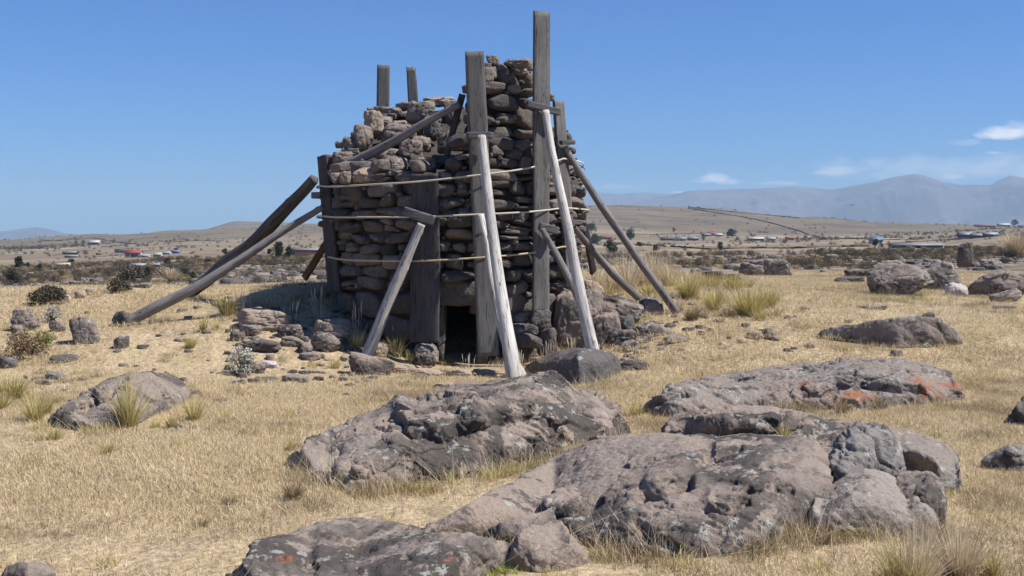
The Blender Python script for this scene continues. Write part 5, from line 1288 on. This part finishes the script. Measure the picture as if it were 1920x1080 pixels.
# far trees and bushes
for (px, py, w, h, lab) in [
 (35,509,24,29,'tallest round tree at the far left edge of the fields'),(53,508,12,17,'small round tree right of the leftmost tall tree'),(75,508,18,13,'dull bush right of the two left trees'),
 (143,459,7,8,'left tiny tree beside the white hilltop building'),(156,460,8,11,'right tiny tree beside the white hilltop building'),(160,477,11,8,'dark bush beyond the grey-roofed farmhouse'),(146,477,7,7,'little dark bush at the end of the grey-roofed farmhouse'),
 (134,495,14,10,'dark tree behind the cream-roofed house'),(313,497,16,14,'tree behind the long blue-grey sheds'),(277,524,16,24,'dark tree before the long blue-grey sheds'),
 (310,527,22,24,'broad dark tree right of the one before the sheds'),(253,482,7,6,'small bush at the red barn corner'),(422,479,14,14,'dark tree glimpsed above the squared left prop'),(392,498,20,13,'round bush left of the squared left prop'),
 (521,488,30,34,'largest tree beside the red and white school'),(543,488,20,25,'second tree beside the school, at its right'),(506,486,14,20,'thin tree at the left of the school trees'),(550,492,9,9,'bush under the school trees'),
 (330,470,12,6,'bush above the small blue house'),(345,520,24,16,'scrubby bush between the blue-grey sheds and the props'),(360,524,18,14,'low bush by the crossing props'),
 (1108,437,23,19,'round tree nearest the right flank of the tower'),(1115,457,28,17,'dark bush under the tree nearest the tower'),(1182,450,22,23,'dark tree just right of the longest prop'),(1263,437,9,12,'slender tree on the far hill foot'),
 (1372,445,22,16,'wide round tree among the right farmhouses'),(1319,451,12,13,'small tree standing in the field right of the props'),(1318,465,7,6,'tiny bush below the small field tree'),(1350,470,16,16,'rounded bush on the field wall, right of the props'),
 (1145,473,28,23,'leafy bush beyond the tall pale grass'),(1229,470,17,11,'dark bush in the field beyond the tall pale grass'),(1284,470,9,7,'small brownish bush right of the dark field bush'),(1641,463,13,18,'dark tree in front of the blue-roofed house'),(1652,464,12,8,'low bush right of the tree by the blue-roofed house'),
 (1903,424,13,13,'lone tree on the right skyline by the white roof'),(1382,450,11,7,'bush at the foot of the wide round tree'),(1409,442,8,5,'tiny bush above the long white roofs'),(1199,462,14,8,'low bush between the props and the fields'),(1270,449,8,6,'dark bush before the cluster of grey houses')]:
    b = any(x in lab for x in ('bush',)); tree(px, py, w, h, lab, bush=b, name='far_bush' if b else 'far_tree', clumps=24 if w > 12 else 14, per=80 if w > 12 else 50)
tree(24,536,40,34,'dark bushy thicket in the valley at the left edge', bush=True, name='far_bush', mat=SCRUB)
tree(92,568,72,26,'large black-green bush in the dip at left', bush=True, name='far_bush', mat=SCRUB, clumps=50, per=90)
tree(250,530,60,30,'spreading dusky bush beyond the brow at left', bush=True, name='far_bush', mat=SCRUB, clumps=30, per=50)
tree(225,548,50,24,'grey-green bush on the brow left of the flat stone', bush=True, name='far_bush', mat=SCRUB, clumps=24, per=50)

# scrub on the broken land
SV = []
for i in range(5):
    V, f, t, cs = crown(1.0, 2.0, gr, 10, 42, .075, .08); SV.append(src(V, f, t, np.ones(len(t)), SCRUB if i < 4 else BROWNG))
def scrubd(X, Y):
    P = np.stack([X, Y * 1.0, 0 * X], -1); D = np.hypot(X, Y); t = X / Y
    m = .03 + .97 * smooth(.06, .28, fbm(P / 9 * np.array([1, .35, 1]), 3, 71)); left = smooth(.0, -.1, -0 + t * 1.0) if False else 1 - smooth(-.12, .02, t)
    near = left * (.12 + .88 * smooth(26, 50, Y)) * smooth(20, 24, Y) * (1 - smooth(150, 240, Y)) + (1 - left) * smooth(38, 44, Y) * (1 - smooth(110, 170, Y))
    return m * near
X, Y = frustum_pts(34000, 22, 220, .56); kk = gr.uniform(0, 1, len(X)) < scrubd(X, Y) * 1.1; X, Y = X[kk], Y[kk]; Z = ground(X, Y)
stuff_scatter('scrub', SV, np.stack([X, Y, Z - .05], -1), gr.uniform(.5, 1.3, len(X)) * np.clip(.09 + .0036 * Y, 0, .6), gr.uniform(0, 6.28, len(X)), gr.integers(0, 5, len(X)), 'low dark scrub over the broken stony land before the fields', cat='scrub')
X, Y = frustum_pts(5200, 26, 150, .56); kk = gr.uniform(0, 1, len(X)) < np.where(X / Y < -.1, .9, smooth(36, 44, Y)); X, Y = X[kk], Y[kk]; Z = ground(X, Y)
RV = []
for i in range(4):
    P, fc = rock_shape(6, 700 + i, rough=.08); RV.append(mesh('src', P * [.5, .5, .32], fc, ROCKG if i % 2 else ROCKD, link=False))
stuff_scatter('stony_ground', RV, np.stack([X, Y, Z], -1), gr.uniform(.2, .85, len(X)) ** 1.9, gr.uniform(0, 6.28, len(X)), gr.integers(0, 4, len(X)), 'scattered small boulders over the broken land before the fields', cat='stones')
X, Y = frustum_pts(60000, 150, 1500, .52); P_ = np.stack([X, Y, 0 * X], -1); kk = gr.uniform(0, 1, len(X)) < (.05 + .5 * smooth(.12, .4, fbm(P_ / 50 * np.array([1, .3, 1]), 4, 81))) * (1 - .85 * smooth(700, 900, Y)); X, Y = X[kk], Y[kk]; Z = ground(X, Y)
stuff_scatter('field_shrubs', SV[:4], np.stack([X, Y, Z - .1], -1), gr.uniform(.4, 1.3, len(X)) * np.clip(Y / 500, .5, 1.4), gr.uniform(0, 6.28, len(X)), gr.integers(0, 4, len(X)), 'tiny dark shrubs dotted over the far fields and slopes', cat='scrub')
X, Y = frustum_pts(2600, 5, 26, .55); rb = np.exp(-((X + 2.6) / 1.9) ** 2 - ((Y - 15.8) / 2.6) ** 2) + .005 + .4 * np.exp(-((X - 3.0) / 1.6) ** 2 - ((Y - 17.2) / 2.4) ** 2)
kk = gr.uniform(0, 1, len(X)) < rb * 1.2; X, Y = X[kk], Y[kk]; Z = ground(X, Y); kk = clear(X, Y, Z); X, Y, Z = X[kk], Y[kk], Z[kk]
stuff_scatter('pebbles', RV, np.stack([X, Y, Z], -1), gr.uniform(.03, .16, len(X)), gr.uniform(0, 6.28, len(X)), gr.integers(0, 4, len(X)), 'pebbles and gravelly crumbs strewn over the bare earth near the tower', cat='pebbles')

# ------------------------------------------------------------------ houses
def hm(n, c, r=.8): return plain(n, c, r, .15, .6)
ROOF = {'white': hm('white_sheet_roof', (.45, .45, .44), .5), 'grey': hm('grey_sheet_roof', (.20, .215, .23), .5), 'blue': hm('blue_sheet_roof', (.13, .17, .26), .5), 'lblue': hm('pale_blue_roof', (.28, .33, .38), .5),
        'red': hm('red_roof', (.27, .075, .06)), 'dark': hm('dark_thatch_roof', (.10, .09, .09)), 'cream': hm('cream_roof', (.42, .38, .31)), 'brown': hm('brown_tile_roof', (.20, .10, .075))}
WALLC = {'mud': hm('mud_brick_wall', (.22, .15, .105)), 'white': hm('whitewashed_wall', (.42, .39, .36)), 'dark': hm('dark_stone_wall', (.12, .10, .09)), 'pink': hm('pinkish_wall', (.42, .20, .18)), 'bluew': hm('blue_painted_wall', (.12, .15, .27)), 'red': hm('red_painted_wall', (.36, .08, .07))}
GLASS = hm('dark_window', (.03, .03, .035), .3)
def bx(x0, x1, y0, y1, z0, z1):
    V = np.array([(x, y, z) for z in (z0, z1) for y in (y0, y1) for x in (x0, x1)], float)
    return V, np.array([(0, 1, 5, 4), (2, 6, 7, 3), (0, 4, 6, 2), (1, 3, 7, 5), (4, 5, 7, 6), (0, 2, 3, 1)])
def join(l):
    V = []; Fq = []; o = 0
    for v, f in l: V.append(v); Fq.append(f + o); o += len(v)
    return np.vstack(V), np.vstack(Fq)
def house(px, py, w, h, roof, wall, label, yaw=0., rf=.45, dep=.5, nwin=2, school=False, cat='house', name='house'):
    p = hit(px, py); s = F / p[1]; W = w / s; H = h / s; Dp = W * dep if not school else W * .18; wh = H * (1 - rf)
    cy, sy = math.cos(yaw), math.sin(yaw); Rm = np.array([[cy, sy, 0], [-sy, cy, 0], [0, 0, 1]])
    T = lambda V: V @ Rm + p
    root = empty(name, tuple(p), label=label, cat=cat); L = tuple(p)
    V, f = bx(-W / 2, W / 2, 0, Dp, -H * .4, wh); mesh('wall', T(V), f, WALLC[wall], parent=root, loc=L, smooth=False)
    ov = .04 * W
    R_ = np.array([(-W/2-ov, -ov, wh), (W/2+ov, -ov, wh), (W/2+ov, Dp*.5, H), (-W/2-ov, Dp*.5, H), (-W/2-ov, Dp+ov, wh), (W/2+ov, Dp+ov, wh)], float)
    t = .05 * H; R2 = R_ + [0, 0, t]
    Vr = np.vstack([R_, R2]); fr = np.array([(0,1,2,3),(3,2,5,4),(6,9,8,7),(9,10,11,8),(0,6,7,1),(4,5,11,10),(0,3,9,6),(3,4,10,9),(1,7,8,2),(2,8,11,5)])
    mesh('roof', T(Vr), fr, ROOF[roof], parent=root, loc=L, smooth=False)
    gv = np.array([(-W/2, 0, wh), (-W/2, Dp, wh), (-W/2, Dp*.5, H), (W/2, 0, wh), (W/2, Dp, wh), (W/2, Dp*.5, H)], float)
    mesh('gable', T(gv), np.array([(0, 1, 2), (3, 5, 4)]), WALLC[wall], parent=root, loc=L, smooth=False)
    if school:
        n = nwin
        for fl in (0, 1):
            z0 = wh * (.12 + .48 * fl); V, f = bx(-W/2*.98, W/2*.98, -.04 * H, .0, z0 + wh * .26, z0 + wh * .34); mesh('red_band', T(V), f, WALLC['red'], parent=root, loc=L, smooth=False)
            for i in range(n):
                x = -W/2 + W * (i + .5) / n; V, f = bx(x - W/n*.33, x + W/n*.33, -.03 * H, .02 * H, z0, z0 + wh * .24); mesh('window', T(V), f, WALLC['red'], parent=root, loc=L, smooth=False)
        return
    for i in range(nwin):
        x = -W/2 + W * (i + .7) / (nwin + .6); V, f = bx(x - W*.035 - .1, x + W*.035 + .1, -.03, .05, wh*.40, wh*.75); mesh('window', T(V), f, GLASS, parent=root, loc=L, smooth=False)
    V, f = bx(-W*.04, W*.04, -.04, .05, 0, wh*.75); mesh('door', T(V), f, GLASS, parent=root, loc=L, smooth=False)
for a in [
 (176,459,20,8,'white','mud','long white-roofed building on the far left hillside'),(131,477,28,6,'grey','mud','grey-roofed farmhouse among small bushes at left'),(133,483,24,4.5,'grey','dark','low grey shed just below the grey-roofed farmhouse'),
 (249,482,30,13,'red','white','red-roofed barn, the brightest building at left'),(269,482,20,5,'lblue','white','low pale wing right of the red-roofed barn'),(229,474,28,7,'dark','white','dark-roofed house behind the red barn'),
 (295,482,15,8,'cream','white','small white house right of the red barn'),(312,477,15,5,'lblue','white','pale blue roofed shed next to the small white house'),(328,475,16,6,'blue','bluew','small all-blue house in the left fields'),
 (117,502,26,9,'cream','white','cream-roofed house in the lower left fields'),(149,498,15,5,'dark','mud','dark hut right of the cream-roofed house'),(94,503,14,7,'dark','mud','little mud hut left of the cream-roofed house'),
 (259,502,28,8,'lblue','dark','long blue-grey shed, left of three'),(290,501,18,8,'grey','dark','blue-grey shed, middle of three'),(312,509,26,7,'white','dark','pale roofed shed lower right of the blue-grey ones'),(233,502,19,5,'dark','dark','dark low shed left of the blue-grey ones'),
 (185,478,10,4,'brown','mud','tiny brown hut between the farmhouse and the red barn'),(370,482,10,4,'brown','mud','tiny hut beyond the squared left prop'),
 (1137,449,22,7,'brown','pink','reddish house seen between tower and longest prop'),(1252,451,26,6,'dark','mud','dark-roofed house at the left of the grey cluster'),(1278,452,20,8,'grey','white','grey-roofed house in the middle of the grey cluster'),(1300,451,20,7,'grey','dark','right grey-roofed house of the cluster'),
 (1325,443,16,5,'grey','mud','left house of the upper row by the wide tree'),(1335,442,10,7,'red','pink','small red-roofed house in the upper row'),(1348,443,14,5,'white','mud','right house of the upper row by the wide tree'),
 (1418,451,28,6,'white','dark','long white-roofed shed right of the wide tree'),(1447,451,16,6,'lblue','white','blue-white shed beside the long white-roofed one'),(1482,450,16,6,'red','pink','little red-roofed house farthest right of the middle group'),
 (1645,457,24,13,'blue','white','two-storey house with a blue roof behind a dark tree'),(1722,465,92,9,'grey','mud','very long low grey-roofed range right of the blue-roofed house'),
 (1812,447,24,12,'grey','dark','taller grey house at the left of the right-hand row'),(1836,446,24,8,'grey','dark','middle grey house of the right-hand row'),(1860,444,24,8,'lblue','dark','pale-roofed right house of the right-hand row'),
 (1848,426,34,5,'brown','mud','low house on the right skyline'),(1884,425,20,6,'white','white','white-roofed house on the right skyline beside the lone tree')]:
    house(a[0], a[1], a[2], a[3], a[4], a[5], a[6], dep=.35 if a[2] > 24 else .6, nwin=3 if a[2] > 20 else 1)
house(487,487,36,10,'dark','white','red and white school block left of the trees', rf=.2, nwin=8, school=True, cat='school', name='school')
house(574,481,50,15,'grey','white','long two-storey red and white school block by the tower', rf=.2, nwin=10, school=True, cat='school', name='school')

# dry-stone walls across the fields
FW = plain('field_wall_stone', (.085, .068, .055), .95, .4, 1.0)
def field_wall(pts, label, hpx=1.6, name='field_wall'):
    P = []
    for (a, b) in zip(pts[:-1], pts[1:]):
        n = max(2, int(math.hypot(b[0] - a[0], b[1] - a[1]) / 5))
        for i in range(n): t = i / n; P.append(hit(a[0] + (b[0] - a[0]) * t, a[1] + (b[1] - a[1]) * t))
    P.append(hit(*pts[-1])); P = np.array(P)
    # even out the distances so that the line runs smoothly over the land
    k = np.ones(3) / 3; Yq = np.convolve(np.pad(P[:, 1], 1, mode='edge'), k, 'valid'); P[:, 0] *= Yq / P[:, 1]; P[:, 1] = Yq; P[:, 2] = ground(P[:, 0], P[:, 1])
    H = hpx * P[:, 1] / F; w = H * .6
    T = np.gradient(P, axis=0); T[:, 2] = 0; T /= np.linalg.norm(T, axis=1)[:, None] + 1e-9; Nn = np.stack([-T[:, 1], T[:, 0], 0 * H], -1)
    r_ = np.random.default_rng(int(pts[0][0])); H = H * r_.uniform(.7, 1.25, len(H))
    up = np.array([0, 0, 1.])
    sec = [P - Nn * w[:, None] / 2 - up * .5, P - Nn * w[:, None] * .35 + up * H[:, None], P + Nn * w[:, None] * .35 + up * H[:, None], P + Nn * w[:, None] / 2 - up * .5]
    V = np.stack(sec, 1).reshape(-1, 3); idx = np.arange(len(V)).reshape(-1, 4)
    q = np.stack([idx[:-1], np.roll(idx[:-1], -1, 1), np.roll(idx[1:], -1, 1), idx[1:]], -1).reshape(-1, 4)
    mesh(name, V, q, FW, loc=tuple(P[0]), smooth=False, label=label, cat='wall')
field_wall([(1290,391),(1340,399),(1390,407),(1440,417),(1490,431),(1520,441),(1545,447)], 'long dark wall running diagonally down the right hill', 1.8)
field_wall([(1290,389),(1360,396),(1420,402),(1500,409)], 'wall along the crest of the right hill', 1.5)
field_wall([(1545,447),(1600,448),(1650,450),(1710,449)], 'field wall at the foot of the right hill', 1.6)
field_wall([(1190,460),(1250,462),(1330,468),(1400,466),(1480,466),(1560,463),(1630,462)], 'long dark field wall left of the blue-roofed house', 3)
field_wall([(1770,464),(1830,465),(1890,468),(1925,470)], 'field wall right of the very long range', 3)
field_wall([(1660,457),(1750,452),(1830,446),(1925,433)], 'wall climbing the right spur below the skyline houses', 2)
field_wall([(1870,438),(1925,427)], 'wall high on the right spur', 1.6)
field_wall([(74,450),(110,452),(150,449),(175,447),(200,450),(225,455),(265,459),(278,463)], 'winding wall high on the left hillside', 1.4)
field_wall([(190,464),(220,461),(246,458)], 'short wall below the white hilltop building', 2)
field_wall([(100,480),(118,476)], 'short wall stub left of the grey-roofed farmhouse', 1.5)
field_wall([(0,505),(60,508),(100,506)], 'wall behind the leftmost tall tree', 2)
field_wall([(310,455),(360,452),(420,452)], 'faint wall on the slope left of the props', 1.3)
field_wall([(330,492),(380,494),(440,497),(600,494)], 'wall below the school', 2.2)
field_wall([(1190,440),(1260,440),(1330,437)], 'wall at the foot of the hill above the grey cluster', 1.6)

# bird over the far hills
def bird(px, py, Y, span):
    c = at(px, py, Y); root = empty('bird', tuple(c), label='small dark bird gliding in front of the blue mountains', cat='bird')
    v, q = tube([c + np.array([-.0, -.32, 0]), c + np.array([0, -.2, .01]), c + np.array([0, .05, .0]), c + np.array([0, .35, -.02])], np.array([.01, .07, .09, .01])); 
    W = []; xs = np.linspace(-span / 2, span / 2, 13)
    for x in xs:
        u = abs(x) / (span / 2); z = .16 * math.sin(u * 2.4) ; ch = .20 * (1 - u ** 2.5) + .02; yb = -.04 + .12 * u
        W += [c + np.array([x, yb - ch / 2, z]), c + np.array([x, yb + ch / 2, z + .015]), c + np.array([x, yb + ch / 2, z - .005])]
    W = np.array(W); idx = np.arange(39).reshape(13, 3); f = np.stack([idx[:-1], np.roll(idx[:-1], -1, 1), np.roll(idx[1:], -1, 1), idx[1:]], -1).reshape(-1, 4)
    V, fq = join([(v, q), (W, f)]); mesh('body', V, fq, hm('bird_plumage', (.05, .045, .04)), parent=root, loc=tuple(c))
bird(1597, 385, 190, 1.6)

# ------------------------------------------------------------------ haze: the air itself
TOPZ = max((o.matrix_world @ Vector(c)).z for o in S.objects if o.name.startswith('mountains') for c in o.bound_box) + 6
HV, HF = bx(-12600, 12600, -12600, 12600, -75, TOPZ)
HZ = bpy.data.materials.new('haze_air'); HZ.use_nodes = True; ht_ = HZ.node_tree; ht_.nodes.clear()
ho = ht_.nodes.new('ShaderNodeOutputMaterial'); hv = ht_.nodes.new('ShaderNodeVolumePrincipled')
hv.inputs['Color'].default_value = (.60, .81, 1.0, 1); hv.inputs['Density'].default_value = 0.00012; hv.inputs['Anisotropy'].default_value = 0.0
ht_.links.new(hv.outputs[0], ho.inputs['Volume'])
mesh('haze', HV, HF, HZ, smooth=False, kind='stuff', label='thin blue haze in the air', cat='haze')
